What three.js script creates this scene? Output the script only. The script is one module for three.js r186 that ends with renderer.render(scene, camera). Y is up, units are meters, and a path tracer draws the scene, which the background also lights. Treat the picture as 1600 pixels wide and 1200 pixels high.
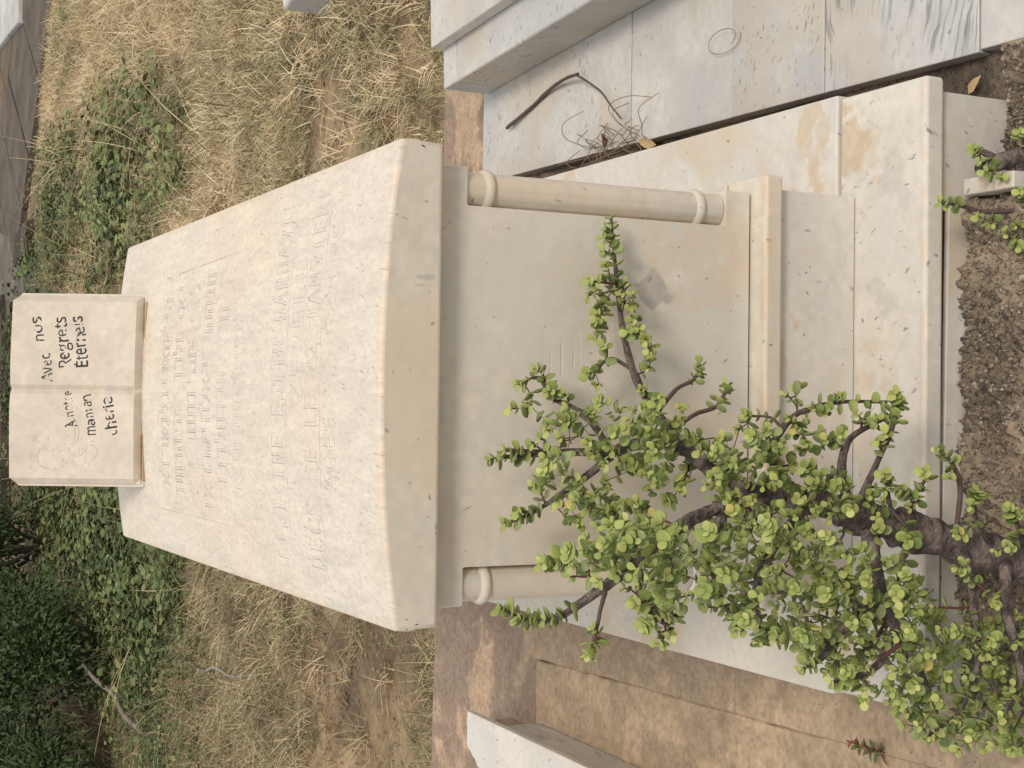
import * as THREE from 'three';
import { RoundedBoxGeometry } from 'three/addons/geometries/RoundedBoxGeometry.js';
import { mergeGeometries, toCreasedNormals } from 'three/addons/utils/BufferGeometryUtils.js';
import { Brush, Evaluator, SUBTRACTION } from 'three-bvh-csg';

// ---------------------------------------------------------------- camera, sky, sun, exposure
const scene = new THREE.Scene();
// the photographer held the phone on its side: the top edge of the picture is the right-hand side of the place
const camera = new THREE.PerspectiveCamera(28.486, 4 / 3, 0.05, 200);
camera.position.set(-0.0425, 2.1371, 2.3118);
camera.up.set(0.99975894, 0.019127, 0.01078021);
camera.lookAt(-0.0425 + 0.01826819, 2.1371 - 0.45231137, 2.3118 - 0.89167298);

const renderer = new THREE.WebGLRenderer({ antialias: true });
renderer.setSize(1024, 768);
renderer.toneMapping = THREE.LinearToneMapping;
renderer.toneMappingExposure = 1.2;
renderer.shadowMap.enabled = true;

// bright overcast sky
{
  const w = 64, h = 32, d = new Float32Array(w * h * 4);
  for (let j = 0; j < h; j++) for (let i = 0; i < w; i++) {
    const el = ((j + 0.5) / h - 0.5) * Math.PI, s = Math.max(0, Math.sin(el));
    const L = 0.42 + 0.46 * s, k = (j * w + i) * 4;
    d[k] = L * 0.985; d[k + 1] = L * 0.985; d[k + 2] = L * 0.985; d[k + 3] = 1;
  }
  const t = new THREE.DataTexture(d, w, h, THREE.RGBAFormat, THREE.FloatType);
  t.mapping = THREE.EquirectangularReflectionMapping; t.magFilter = THREE.LinearFilter; t.needsUpdate = true;
  scene.background = t; scene.environment = t;
}
const sun = new THREE.DirectionalLight(0xfff2e2, 1.5);
sun.position.set(1.7, 5.4, 3.0); sun.target.position.set(0, 0, -1);
sun.castShadow = true; sun.shadow.radius = 26; sun.shadow.mapSize.set(2048, 2048);
Object.assign(sun.shadow.camera, { left: -8, right: 8, top: 12, bottom: -8, near: 0.1, far: 40 });
scene.add(sun, sun.target);

// ---------------------------------------------------------------- helpers
function RNG(a) { return () => { a |= 0; a = a + 0x6D2B79F5 | 0; let t = Math.imul(a ^ a >>> 15, 1 | a); t = t + Math.imul(t ^ t >>> 7, 61 | t) ^ t; return ((t ^ t >>> 14) >>> 0) / 4294967296; }; }
const rnd = RNG(7);
const U = (a, b, r = rnd) => a + (b - a) * r();
const clamp = (x, a = 0, b = 1) => Math.min(b, Math.max(a, x));
const sstep = (a, b, x) => { x = clamp((x - a) / (b - a)); return x * x * (3 - 2 * x); };
const mix = (a, b, t) => a + (b - a) * t;
const V = (x, y, z) => new THREE.Vector3(x, y, z);
const PT = new Uint8Array(512); { const r = RNG(99); for (let i = 0; i < 256; i++) PT[i] = PT[i + 256] = Math.floor(r() * 256); }
function vn(x, y, p, s) {
  const xi = Math.floor(x), yi = Math.floor(y); let fx = x - xi, fy = y - yi;
  fx = fx * fx * (3 - 2 * fx); fy = fy * fy * (3 - 2 * fy);
  const m = (a) => ((a % p) + p) % p, h = (a, b) => PT[(PT[(m(a) * 7 + s * 31) & 255] + m(b) * 13 + s * 17) & 255] / 255;
  return mix(mix(h(xi, yi), h(xi + 1, yi), fx), mix(h(xi, yi + 1), h(xi + 1, yi + 1), fx), fy);
}
// u, v in 0..1 tile; p = cells across the tile
function fbm(u, v, p, o, s) { let a = 0.5, t = 0, n = 0; for (let i = 0; i < o; i++) { t += a * vn(u * p, v * p, p, s + i); n += a; a *= 0.5; p *= 2; } return t / n; }

const taken = {};
function numbered(n) { if (!(n in taken)) { taken[n] = 0; return n; } return n + '_' + String(++taken[n]).padStart(3, '0'); }
function shade(o) { o.castShadow = true; o.receiveShadow = true; return o; }
function part(name, geo, mat, parent) { const m = shade(new THREE.Mesh(geo, mat)); m.name = name; parent.add(m); return m; }
function thing(name, label, category, group) { const g = new THREE.Group(); g.name = numbered(name); g.userData = { label, category }; if (group) g.userData.group = group; scene.add(g); return g; }
function single(name, geo, mat, label, category, group) { const m = part(numbered(name), geo, mat, scene); m.userData = { label, category }; if (group) m.userData.group = group; return m; }
function struct(name, geo, mat) { const m = geo ? part(numbered(name), geo, mat, scene) : new THREE.Group(); if (!geo) { m.name = numbered(name); scene.add(m); } m.userData = { kind: 'structure' }; return m; }

// uv in metres by the way a face points
function boxUV(g, ox = 0, oy = 0, k = 1) {
  if (g.index) g = g.toNonIndexed();
  const p = g.attributes.position, n = g.attributes.normal, uv = new Float32Array(p.count * 2);
  for (let i = 0; i < p.count; i += 3) {
    const a = Math.abs(n.getX(i) + n.getX(i + 1) + n.getX(i + 2)), b = Math.abs(n.getY(i) + n.getY(i + 1) + n.getY(i + 2)), c = Math.abs(n.getZ(i) + n.getZ(i + 1) + n.getZ(i + 2));
    for (let j = i; j < i + 3; j++) {
      const x = p.getX(j), y = p.getY(j), z = p.getZ(j);
      let s, t; if (b >= a && b >= c) { s = x; t = z; } else if (a >= c) { s = z + 0.37; t = y + 0.21; } else { s = x + 0.53; t = y + 0.11; }
      uv[j * 2] = (s + ox) * k; uv[j * 2 + 1] = (t + oy) * k;
    }
  }
  g.setAttribute('uv', new THREE.BufferAttribute(uv, 2)); return g;
}
// a block between two corners with worn, rounded edges
function block(x0, x1, y0, y1, z0, z1, r = 0.004, ox = 0, oy = 0) {
  const w = x1 - x0, h = y1 - y0, d = z1 - z0;
  const g = new RoundedBoxGeometry(w, h, d, 2, Math.min(r, w / 2.1, h / 2.1, d / 2.1)); g.translate((x0 + x1) / 2, (y0 + y1) / 2, (z0 + z1) / 2);
  return boxUV(g, ox, oy);
}
function dataTex(w, h, d, srgb = true) { const t = new THREE.DataTexture(d, w, h); t.magFilter = t.minFilter = THREE.LinearFilter; t.wrapS = t.wrapT = THREE.RepeatWrapping; if (srgb) t.colorSpace = THREE.SRGBColorSpace; t.needsUpdate = true; return t; }
function paint(w, h, fn) { const d = new Uint8Array(w * h * 4), c = [0, 0, 0]; for (let j = 0; j < h; j++) for (let i = 0; i < w; i++) { fn(i / w, j / h, c); const k = (j * w + i) * 4; d[k] = clamp(c[0]) * 255; d[k + 1] = clamp(c[1]) * 255; d[k + 2] = clamp(c[2]) * 255; d[k + 3] = 255; } return d; }
function blot(d, w, h, cx, cy, rx, ry, ang, col, a, r) { // small worn speck, soft ragged edge
  const R = Math.max(rx, ry) + 2, ca = Math.cos(ang), sa = Math.sin(ang);
  for (let j = Math.floor(cy - R); j <= cy + R; j++) for (let i = Math.floor(cx - R); i <= cx + R; i++) {
    const x = ((i - cx) * ca + (j - cy) * sa) / rx, y = (-(i - cx) * sa + (j - cy) * ca) / ry, q = x * x + y * y + (r() - 0.5) * 0.5;
    if (q > 1) continue; const k = ((((j % h) + h) % h) * w + ((i % w) + w) % w) * 4, t = a * (1 - q * 0.6);
    for (let m = 0; m < 3; m++) d[k + m] = mix(d[k + m], col[m] * 255, t);
  }
}
// marble: cloudy ground, grey clouding, iron-tan patches, thin broken veins, flecks or streaks, pits
function marble({ base, cloud = [0.72, 0.71, 0.69], cloudAmt = 0.35, warm = [0.80, 0.66, 0.50], warmAmt = 0.5, warmAt = 0.56, vein = 0.4, streak = 0, bands = [], patches = [], flecks = 0, fleckAng = 1.2, specks = 60, seed = 1, size = 768 }) {
  const d = paint(size, size, (u, v, c) => {
    const a = fbm(u, v, 4, 6, seed), b = fbm(u, v, 5, 5, seed + 11), w = fbm(u, v, 4, 5, seed + 23), f = fbm(u, v, 64, 3, seed + 31), e = fbm(u, v, 20, 4, seed + 37);
    const q = fbm((u + 0.06 * a) % 1, (v + 0.06 * b) % 1, 9, 5, seed + 41);
    let ve = vein * Math.pow(clamp(1 - Math.abs(q - 0.5) * 60), 2) * sstep(0.5, 0.64, b + 0.3 * (e - 0.5));
    if (streak) { const s = fbm((u + 0.04 * e) % 1 * 1, (v + 0.05 * (a - 0.5) + 0.012 * (e - 0.5) + 1) % 1, 1, 1, seed), z = v * 100 + 9 * (a - 0.5) + 3.2 * (fbm(u, v, 9, 3, seed + 51) - 0.5), l = vn(z, u * 6, 100, 4), l2 = vn(z * 2.2, u * 12, 220, 6); ve += streak * (sstep(0.66, 0.92, l) * 0.55 + sstep(0.66, 0.92, l2) * 0.5) * sstep(0.34, 0.52, b) * (0.4 + 1.2 * e); }
    const ca = cloudAmt * sstep(0.40, 0.68, b), wa = warmAmt * sstep(warmAt - 0.07, warmAt + 0.12, w + 0.22 * (e - 0.5)) * (0.55 + 0.9 * f);
    for (let m = 0; m < 3; m++) { let x = base[m] * (1 + 0.10 * (a - 0.5) + 0.10 * (f - 0.5) + 0.07 * (e - 0.5)); x = mix(x, cloud[m], ca); x = mix(x, warm[m], clamp(wa)); x = mix(x, 0.42 + m * 0.008, clamp(ve)); c[m] = x; }
    for (const [v0, v1, amt] of bands) { const t = amt * sstep(0, 0.35, (v - v0) / (v1 - v0)) * (v < v1 ? 1 : 0) * sstep(0.36, 0.62, fbm(u, v, 14, 4, seed + 71)) * (0.5 + f); if (t > 0) for (let m = 0; m < 3; m++) c[m] = mix(c[m], [0.80, 0.64, 0.485][m], clamp(t)); }
  });
  for (const [pu, pv, ru, rv, col, amt] of patches) for (let j = 0; j < size; j++) for (let i = 0; i < size; i++) { // stains with a ragged outline
    const du = ((i / size - pu + 1.5) % 1) - 0.5, dv = ((j / size - pv + 1.5) % 1) - 0.5; if (Math.abs(du) > ru * 2 || Math.abs(dv) > rv * 2) continue;
    const n = fbm(i / size, j / size, 26, 4, seed + 81), t = amt * sstep(1.15, 0.75, Math.hypot(du / ru, dv / rv) + 3.2 * (n - 0.5)) * (0.6 + 0.8 * fbm(i / size, j / size, 90, 2, seed + 85)), k = (j * size + i) * 4; if (t > 0) for (let m = 0; m < 3; m++) d[k + m] = mix(d[k + m], col[m] * 255, clamp(t));
  }
  const r = RNG(seed * 77 + 5);
  for (let i = 0; i < flecks; i++) { const u = r(), v = r(); if (fbm(u, v, 5, 4, seed + 61) < 0.47) continue; const s = 0.7 + 1.6 * r() * r(); blot(d, size, size, u * size, v * size, s * (2 + 4 * r()), s * (0.8 + r()), fleckAng + 0.9 * (r() - 0.5), [0.40, 0.39, 0.39], 0.2 + 0.45 * r(), r); }
  for (let i = 0; i < specks; i++) { const s = 0.6 + 2.0 * r() * r(); blot(d, size, size, r() * size, r() * size, s * (1 + 1.5 * r()), s, r() * 3, [0.38, 0.34, 0.31], 0.25 + 0.5 * r(), r); }
  return dataTex(size, size, d);
}
function noiseTex(size, p, o, seed, fn = (x) => x) { return dataTex(size, size, paint(size, size, (u, v, c) => { const x = fn(fbm(u, v, p, o, seed), u, v); c[0] = c[1] = c[2] = x; }), false); }
const fineBump = noiseTex(512, 24, 5, 3);
const roughBump = noiseTex(768, 12, 6, 5, (x, u, v) => { const pit = fbm(u, v, 90, 2, 8); return clamp(x * 0.8 + 0.2 - sstep(0.66, 0.78, pit) * 0.5); });
function stone(map, rough = 0.62, bs = 0.0012, bump = fineBump) { return new THREE.MeshStandardMaterial({ map, roughness: rough, bumpMap: bump, bumpScale: bs }); }

const STAIN = [0.77, 0.655, 0.52], GREY = [0.62, 0.615, 0.61];
const mIvory = stone(marble({ base: [0.825, 0.795, 0.74], cloud: [0.785, 0.78, 0.75], cloudAmt: 0.5, warm: [0.825, 0.755, 0.665], warmAmt: 0.5, warmAt: 0.56, vein: 0.03, flecks: 240, fleckAng: 1.0, specks: 90, patches: [[0.405, 0.455, 0.0045, 0.014, GREY, 0.34], [0.391, 0.466, 0.0025, 0.009, GREY, 0.36], [0.965, 0.46, 0.003, 0.014, GREY, 0.36]], seed: 1 }));
const mPale = stone(marble({ base: [0.83, 0.81, 0.775], cloud: [0.80, 0.795, 0.775], cloudAmt: 0.6, warm: [0.79, 0.71, 0.60], warmAmt: 0.55, warmAt: 0.64, vein: 0.08, flecks: 320, specks: 150, patches: [[0.93, 0.60, 0.09, 0.05, STAIN, 0.38], [0.72, 0.50, 0.10, 0.08, STAIN, 0.2]], seed: 2 }));
const mBase = stone(marble({ base: [0.83, 0.805, 0.76], cloud: [0.80, 0.795, 0.775], cloudAmt: 0.6, warm: [0.79, 0.71, 0.60], warmAmt: 0.5, warmAt: 0.64, vein: 0.06, bands: [[0.496, 0.52, 0.26]], patches: [[0.60, 0.30, 0.07, 0.05, STAIN, 0.5], [0.55, 0.36, 0.05, 0.04, STAIN, 0.25], [0.50, 0.43, 0.05, 0.03, GREY, 0.18], [0.28, 0.40, 0.03, 0.04, GREY, 0.2], [0.05, 0.36, 0.12, 0.05, STAIN, 0.2]], flecks: 420, specks: 200, seed: 4 }));
const mPlinth = stone(marble({ base: [0.835, 0.80, 0.74], cloud: [0.815, 0.80, 0.765], cloudAmt: 0.5, warm: [0.80, 0.705, 0.59], warmAmt: 0.6, warmAt: 0.58, vein: 0.06, bands: [[0.92, 0.96, 0.38], [0.43, 0.485, 0.12]], flecks: 60, specks: 90, seed: 7 }));
const mEdge = stone(marble({ base: [0.835, 0.80, 0.745], cloud: [0.81, 0.795, 0.755], cloudAmt: 0.5, warm: [0.81, 0.725, 0.62], warmAmt: 0.6, warmAt: 0.57, vein: 0.06, flecks: 60, specks: 90, seed: 6 }));
const bodyBump = dataTex(768, 768, paint(768, 768, (u, v, c) => { let x = 0.6 + 0.16 * (fbm(u, v, 24, 5, 3) - 0.5); if (u > 0.676 && u < 0.784 && v > 0.338 && v < 0.416) { x -= 0.10; for (const [p, q, s, t] of [[0.70, 0.758, 0.376, 0.380], [0.70, 0.736, 0.398, 0.401], [0.715, 0.75, 0.352, 0.355]]) if (u > p && u < q && v > s && v < t) x -= 0.16; } c[0] = c[1] = c[2] = x; }), false);
const mBody = stone(marble({ base: [0.84, 0.815, 0.765], cloud: [0.81, 0.805, 0.77], cloudAmt: 0.7, warm: [0.83, 0.765, 0.68], warmAmt: 0.5, warmAt: 0.54, vein: 0.03, patches: [[0.95, 0.10, 0.10, 0.12, [0.83, 0.76, 0.67], 0.4], [0.86, 0.33, 0.08, 0.10, [0.825, 0.765, 0.68], 0.3], [0.857, 0.206, 0.024, 0.034, [0.65, 0.64, 0.63], 0.62]], flecks: 130, fleckAng: 2.2, specks: 60, seed: 13 }), 0.6, 0.003, bodyBump);
const mGrey = [3, 8, 9].map((s, i) => stone(marble({ base: [[0.77, 0.762, 0.742], [0.775, 0.762, 0.738], [0.785, 0.78, 0.77]][i], cloud: [0.69, 0.69, 0.69], cloudAmt: 0.6, warm: [0.73, 0.67, 0.58], warmAmt: 0.4, warmAt: 0.62, vein: 0.12, streak: i === 2 ? 0.95 : 0, flecks: [1200, 900, 260][i], fleckAng: 0.4, specks: 240, seed: s }), 0.55));

// ---------------------------------------------------------------- the ground
const soilTex = (b, lo, hi, seed) => dataTex(768, 768, paint(768, 768, (u, v, c) => { const a = fbm(u, v, 5, 6, seed), f = fbm(u, v, 70, 3, seed + 9); for (let m = 0; m < 3; m++) c[m] = mix(lo[m], hi[m], clamp(0.5 + (a - 0.5) * 1.9 + (f - 0.5) * 0.7)) * b; }));
const mEarth = new THREE.MeshStandardMaterial({ map: soilTex(1, [0.38, 0.315, 0.24], [0.63, 0.54, 0.42], 12), roughness: 1, bumpMap: fineBump, bumpScale: 0.02 });
const gyAt = (x, z) => -0.13 + 0.05 * (fbm((x + 20) / 40, (z + 60) / 40, 24, 3, 51) - 0.5) * sstep(-2.6, -3.4, z) + 0.06 * sstep(-3.1, -4.4, z) - 0.02;
{
  const nx = 120, nz = 170, pos = [], uv = [], idx = [];
  for (let j = 0; j <= nz; j++) for (let i = 0; i <= nx; i++) {
    const s = i / nx * 2 - 1, x = 6 * s + 54 * s * s * s * s * s, t = j / nz, z = 12 - 40 * t - 60 * Math.pow(t, 6);
    pos.push(x, z > -2.44 ? -0.16 : gyAt(x, z), z); uv.push(x / 1.3, z / 1.3);
  }
  for (let j = 0; j < nz; j++) for (let i = 0; i < nx; i++) { const a = j * (nx + 1) + i, b = a + 1, c = a + nx + 1, d = c + 1; idx.push(a, b, c, b, d, c); }
  const g = new THREE.BufferGeometry(); g.setAttribute('position', new THREE.Float32BufferAttribute(pos, 3)); g.setAttribute('uv', new THREE.Float32BufferAttribute(uv, 2)); g.setIndex(idx); g.computeVertexNormals();
  struct('ground', g, mEarth);
}
// concrete pavement the tombs stand on: worn cement skin over rougher, darker concrete
const makeConcrete = (A, B, D, sk0, sk1, seed, bs) => {
  const S = 1024, d = paint(S, S, (u, v, c) => {
    const a = fbm(u, v, 4, 6, seed), b = fbm(u, v, 7, 6, seed + 6), f = fbm(u, v, 110, 3, seed + 10), e = fbm(u, v, 30, 4, seed + 13), st = fbm(u * 4 % 1, v, 8, 5, seed + 15);
    const skin = sstep(sk0, sk1, b + 0.16 * (e - 0.5)), dirt = sstep(0.55, 0.70, a + 0.3 * (e - 0.5)) * 0.35;
    for (let m = 0; m < 3; m++) c[m] = mix(mix(A[m], B[m], skin), D[m], dirt) * (1 + 0.26 * (f - 0.5) + 0.14 * (e - 0.5) + 0.12 * (st - 0.5));
  });
  const r = RNG(seed * 3 + 1); for (let i = 0; i < 1900; i++) { const s = 0.5 + 1.7 * r() * r(); blot(d, S, S, r() * S, r() * S, s * (1 + r()), s, r() * 3, r() < 0.7 ? [0.32, 0.27, 0.22] : [0.78, 0.71, 0.61], 0.6, r); }
  return new THREE.MeshStandardMaterial({ map: dataTex(S, S, d), roughness: 0.95, bumpMap: roughBump, bumpScale: bs });
};
const mConcrete = makeConcrete([0.635, 0.555, 0.465], [0.70, 0.615, 0.51], [0.53, 0.475, 0.41], 0.42, 0.58, 60, 0.003);
const mConcreteOld = makeConcrete([0.57, 0.49, 0.425], [0.70, 0.60, 0.50], [0.49, 0.44, 0.39], 0.46, 0.58, 140, 0.004);
// a cast panel with a wandering, broken edge
function panel(pts, top, thick, wob, seed) {
  const out = [], r = RNG(seed);
  for (let i = 0; i < pts.length; i++) {
    const a = pts[i], b = pts[(i + 1) % pts.length], L = Math.hypot(b[0] - a[0], b[1] - a[1]), n = Math.max(1, Math.round(L / 0.05));
    for (let k = 0; k < n; k++) { const t = k / n, o = k ? (fbm((a[0] + b[0] + t * L) / 3 % 1 + 1, seed * 0.13, 24, 4, seed) - 0.5) * wob : 0, nx = (b[1] - a[1]) / L, nz = -(b[0] - a[0]) / L; out.push(new THREE.Vector2(mix(a[0], b[0], t) + nx * o, mix(a[1], b[1], t) + nz * o)); }
  }
  const g = new THREE.ExtrudeGeometry(new THREE.Shape(out.map((q) => new THREE.Vector2(q.x, -q.y))), { depth: thick, bevelEnabled: true, bevelSize: 0.004, bevelThickness: 0.004, bevelSegments: 1 });
  g.rotateX(-Math.PI / 2); g.translate(0, top - thick - 0.004, 0); return boxUV(g, seed * 0.31, seed * 0.17, 0.8);
}
const pavement = struct('concrete_pavement');
part('concrete_panel', panel([[-0.3, 1.9], [4.5, 1.9], [4.5, -1.72], [-0.3, -1.735]], 0, 0.14, 0.02, 3), mConcrete, pavement);
part('concrete_panel', panel([[-0.3, -1.741], [4.5, -1.726], [4.5, -2.40], [-0.3, -2.455]], -0.001, 0.14, 0.03, 4), mConcreteOld, pavement);
part('concrete_panel', panel([[-4.5, -1.70], [-0.306, -1.741], [-0.306, -2.455], [-4.5, -2.60]], -0.003, 0.14, 0.03, 7), mConcreteOld, pavement);
part('concrete_panel', panel([[-0.700, 1.9], [-0.306, 1.9], [-0.306, -0.70], [-0.757, -0.692]], 0, 0.14, 0.012, 5), mConcrete, pavement);
part('concrete_panel', panel([[-0.757, -0.699], [-0.306, -0.707], [-0.306, -1.735], [-0.783, -1.731]], 0.002, 0.14, 0.012, 8), mConcrete, pavement);
part('concrete_panel', panel([[-4.5, 1.9], [-0.709, 1.9], [-0.766, -0.692], [-4.5, -0.64]], -0.005, 0.14, 0.014, 6), mConcrete, pavement);
part('concrete_panel', panel([[-4.5, -0.647], [-0.766, -0.699], [-0.792, -1.731], [-4.5, -1.693]], -0.007, 0.14, 0.014, 9), mConcrete, pavement);

// ---------------------------------------------------------------- the tomb
const tomb = thing('tomb', 'large cream marble tomb with arched inscribed cover slab, corner colonnettes and stepped base', 'tomb');
const mMortar = new THREE.MeshStandardMaterial({ map: soilTex(1, [0.36, 0.29, 0.22], [0.50, 0.42, 0.33], 21), roughness: 1, bumpMap: roughBump, bumpScale: 0.006 });
part('core', block(-0.548, 0.548, 0.0, 0.190, -1.97, 0.183, 0.003), mMortar, tomb);
part('base_front_slab', block(-0.578, 0.578, 0.1935, 0.238, -0.029, 0.2135, 0.009, 0.1, 0.3), mBase, tomb);
for (const s of [-1, 1]) part('base_side_slab', s > 0 ? block(0.30, 0.584, 0.1935, 0.2425, -1.995, -0.0325, 0.005, 0.4, 0.72) : block(-0.584, -0.30, 0.1935, 0.2425, -1.995, -0.0325, 0.006, 0.8, 0.15), s > 0 ? mPale : mEdge, tomb);
part('base_front_panel', block(0.352, 0.556, -0.02, 0.1925, 0.1845, 0.1955, 0.002, 0.62, 0.15), mPale, tomb);
{ const g = block(-0.46, 0.45, -0.09, 0.085, -0.006, 0.006, 0.002, 0.5, 0.3); g.rotateZ(-0.016); g.translate(-0.098, 0.092, 0.194); part('kerb_strip', g, mPale, tomb); }
part('block', block(-0.379, 0.379, 0.2395, 0.4255, -1.90, 0.020, 0.003, 0.33, 0.05), mPale, tomb);
part('plinth_front', block(-0.401, 0.401, 0.4270, 0.4665, -0.081, 0.044, 0.008, 0.2, 0.9), mPlinth, tomb);
for (const s of [-1, 1]) part('plinth_side', s > 0 ? block(0.25, 0.398, 0.4270, 0.4655, -1.93, -0.0865, 0.004, 0.6, 0.1) : block(-0.398, -0.25, 0.4270, 0.4655, -1.93, -0.0865, 0.004, 0.1, 0.5), mIvory, tomb);
part('mortar_bed', block(-0.36, 0.36, 0.45, 0.470, -1.85, -0.006, 0.002), mMortar, tomb);
{
  const ev = new Evaluator(); ev.attributes = ['position', 'normal', 'uv'];
  let b = new Brush(new RoundedBoxGeometry(0.744, 0.6455, 1.86, 2, 0.004)); b.position.set(0, 0.7928, -0.93); b.updateMatrixWorld();
  for (const sx of [-1, 1]) { const c = new Brush(new RoundedBoxGeometry(0.2, 0.5285, 0.2, 2, 0.004)); c.position.set(sx * (0.3055 + 0.1), 0.7893, 0.1 - 0.0665); c.updateMatrixWorld(); b = ev.evaluate(b, c, SUBTRACTION); }
  const g = b.geometry; g.applyMatrix4(b.matrixWorld); part('body', boxUV(g, 0.15, 0.4), mBody, tomb);
}
for (const s of [-1, 1]) {
  const P = [[0, 0.527], [0.030, 0.527], [0.030, 0.562], [0.0302, 0.565], [0.0305, 0.80], [0.0300, 1.02], [0.0300, 1.052], [0, 1.052]];
  const g = new THREE.LatheGeometry(P.map(([r, y]) => new THREE.Vector2(r, y)), 28); g.translate(s * 0.3375, 0, -0.0345);
  const col = part('colonnette', boxUV(toCreasedNormals(g, 0.6), s * 0.2, 0.3), mIvory, tomb);
  for (const y of [0.576, 1.006]) { const t = new THREE.TorusGeometry(0.0285, 0.0085, 10, 30); t.rotateX(Math.PI / 2); t.scale(1, 1.15, 1); t.translate(s * 0.3375, y, -0.0345); part('ring', boxUV(t), mIvory, col); }
}
// engraved number plate on the front, all but worn away: a shallow sunk field
// arched cover slab with worn relief lettering
{
  const ws = 0.40, zs = 0.0475, zb = -1.911, yt = 1.1963, yb = 1.1185, sag = 0.030, L = zs - zb, W = 1024, H = 2048;
  const cv = document.createElement('canvas'); cv.width = W; cv.height = H; const x = cv.getContext('2d');
  const px = (X) => (X + ws) / (2 * ws) * W, pz = (z) => (z - zb) / L * H;
  x.fillStyle = '#bfbfbf'; x.fillRect(0, 0, W, H);
  // upper field, cut back behind the letters
  const gr = x.createLinearGradient(0, pz(-1.42), 0, pz(-0.70)); gr.addColorStop(0, '#606060'); gr.addColorStop(0.7, '#828282'); gr.addColorStop(1, '#bfbfbf');
  x.fillStyle = gr; x.beginPath(); x.moveTo(px(-0.292), pz(-1.435)); x.lineTo(px(0.275), pz(-1.40)); x.lineTo(px(0.290), pz(-0.70)); x.lineTo(px(-0.291), pz(-0.70)); x.fill();
  const GL = [[[[.2, -.2], [.2, .25], [.85, .25], [.85, .6], [.4, 1]]], [[[0, .1], [1, .1], [1, 1]], [[.15, .42], [.15, 1]]], [[[.1, .1], [.8, .1], [.8, 1]], [[0, 1], [1, 1]]], [[[0, .1], [.9, .1], [.9, 1]]], [[[.4, .1], [.6, .1], [.6, 1]]], [[[.1, .1], [.9, .1], [.9, 1], [.1, 1], [.1, .1]]], [[[0, .1], [.1, 1], [.9, 1], [1, .1]], [[.5, .1], [.45, .9]]], [[[0, .1], [1, .1], [1, 1]], [[.25, .1], [.25, 1], [0, 1]]], [[[.3, .1], [.7, .1], [.7, 1], [.2, 1]]], [[[.4, .1], [.6, .1], [.6, .5]]], [[[.05, .1], [.95, 1]], [[.9, .1], [.6, .55]], [[.1, 1], [.35, .45]]], [[[0, .1], [.8, .1], [.75, .1], [.75, 1]]]];
  const r = RNG(401); x.lineCap = 'butt'; x.strokeStyle = '#d2d2d2'; x.lineJoin = 'miter';
  for (let row = 0; row < 6; row++) {
    const z = -1.385 + row * 0.122, hw = [0.22, 0.25, 0.245, 0.255, 0.24, 0.21][row]; let X = hw;
    while (X > -hw) { const w = 0.020 + 0.009 * r(); if (r() > 0.08) { x.lineWidth = 7; for (const s of GL[Math.floor(r() * GL.length)]) { x.beginPath(); s.forEach(([a, b], i) => x[i ? 'lineTo' : 'moveTo'](px(X - w + a * w), pz(z + b * 0.072))); x.stroke(); } } X -= w + 0.009; }
  }
  // sunk bands with raised capitals
  const line = (t, z, h, x0, x1, band) => {
    if (band) { x.fillStyle = '#929292'; x.fillRect(px(x0), pz(z - 0.012), px(x1) - px(x0), (h + 0.024) / L * H); }
    x.save(); x.fillStyle = band ? '#c4c4c4' : '#949494'; x.font = '100px sans-serif'; const chars = [...t], n = chars.length, step = (x1 - x0 - 0.02) / n;
    chars.forEach((c, i) => { if (c === ' ') return; const mw = x.measureText(c).width; x.save(); x.translate(px(x0 + 0.01 + (i + 0.5) * step), pz(z + h)); x.scale((step * 0.80 / (2 * ws) * W) / Math.max(mw, 45), (h / L * H) / 72); x.fillText(c, -mw / 2, 0); x.strokeStyle = x.fillStyle; x.lineWidth = 3; x.strokeText(c, -mw / 2, 0); x.restore(); });
    x.restore();
  };
  line('LILI INE EDITH NARDAVI', -0.512, 0.074, -0.345, 0.345, true);
  line('ZEPELI', -0.405, 0.066, -0.045, 0.245, false);
  line('DECEDEE LE 22 JANVIER', -0.318, 0.066, -0.345, 0.345, true);
  line('AGEE DE 58 ANS', -0.222, 0.058, -0.20, 0.30, false);
  const im = x.getImageData(0, 0, W, H).data;
  const d = new Uint8Array(W * H * 4), b = new Uint8Array(W * H * 4), base = [0.84, 0.80, 0.74];
  for (let j = 0; j < H; j++) for (let i = 0; i < W; i++) {
    const u = i / W, v = j / H, k = (j * W + i) * 4, sx = u * 0.8, sv = v * 1.959 / 2;
    const a = fbm(sx, sv, 6, 5, 81), e = fbm(sx, sv, 22, 4, 84), f = fbm(sx * 0.9, sv * 0.75, 190, 2, 87), g2 = fbm(sx, sv, 3, 4, 90), st = fbm(u, v * 0.35, 64, 3, 93);
    const hgt = im[((H - 1 - j) * W + i) * 4] / 255, keep = sstep(0.33, 0.54, e);
    b[k] = b[k + 1] = b[k + 2] = clamp(0.75 + (hgt - 0.75) * (0.12 + 0.88 * keep) + (f - 0.5) * 0.15 + (e - 0.5) * 0.02) * 255; b[k + 3] = 255;
    const grey = 0.14 * sstep(0.5, 0.68, g2), rim = Math.max(sstep(0.016, 0.004, v), sstep(0.022, 0.006, Math.min(u, 1 - u))), warm = clamp(0.35 * sstep(0.48, 0.66, a) + 0.5 * rim * sstep(0.36, 0.6, e) * (0.4 + f));
    for (let m = 0; m < 3; m++) d[k + m] = clamp(mix(mix(base[m], [0.80, 0.79, 0.755][m], grey), [0.845, 0.765, 0.675][m], warm) * (1 + 0.09 * (f - 0.5) + 0.09 * (st - 0.5) + 0.06 * (e - 0.5))) * 255; d[k + 3] = 255;
  }
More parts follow.
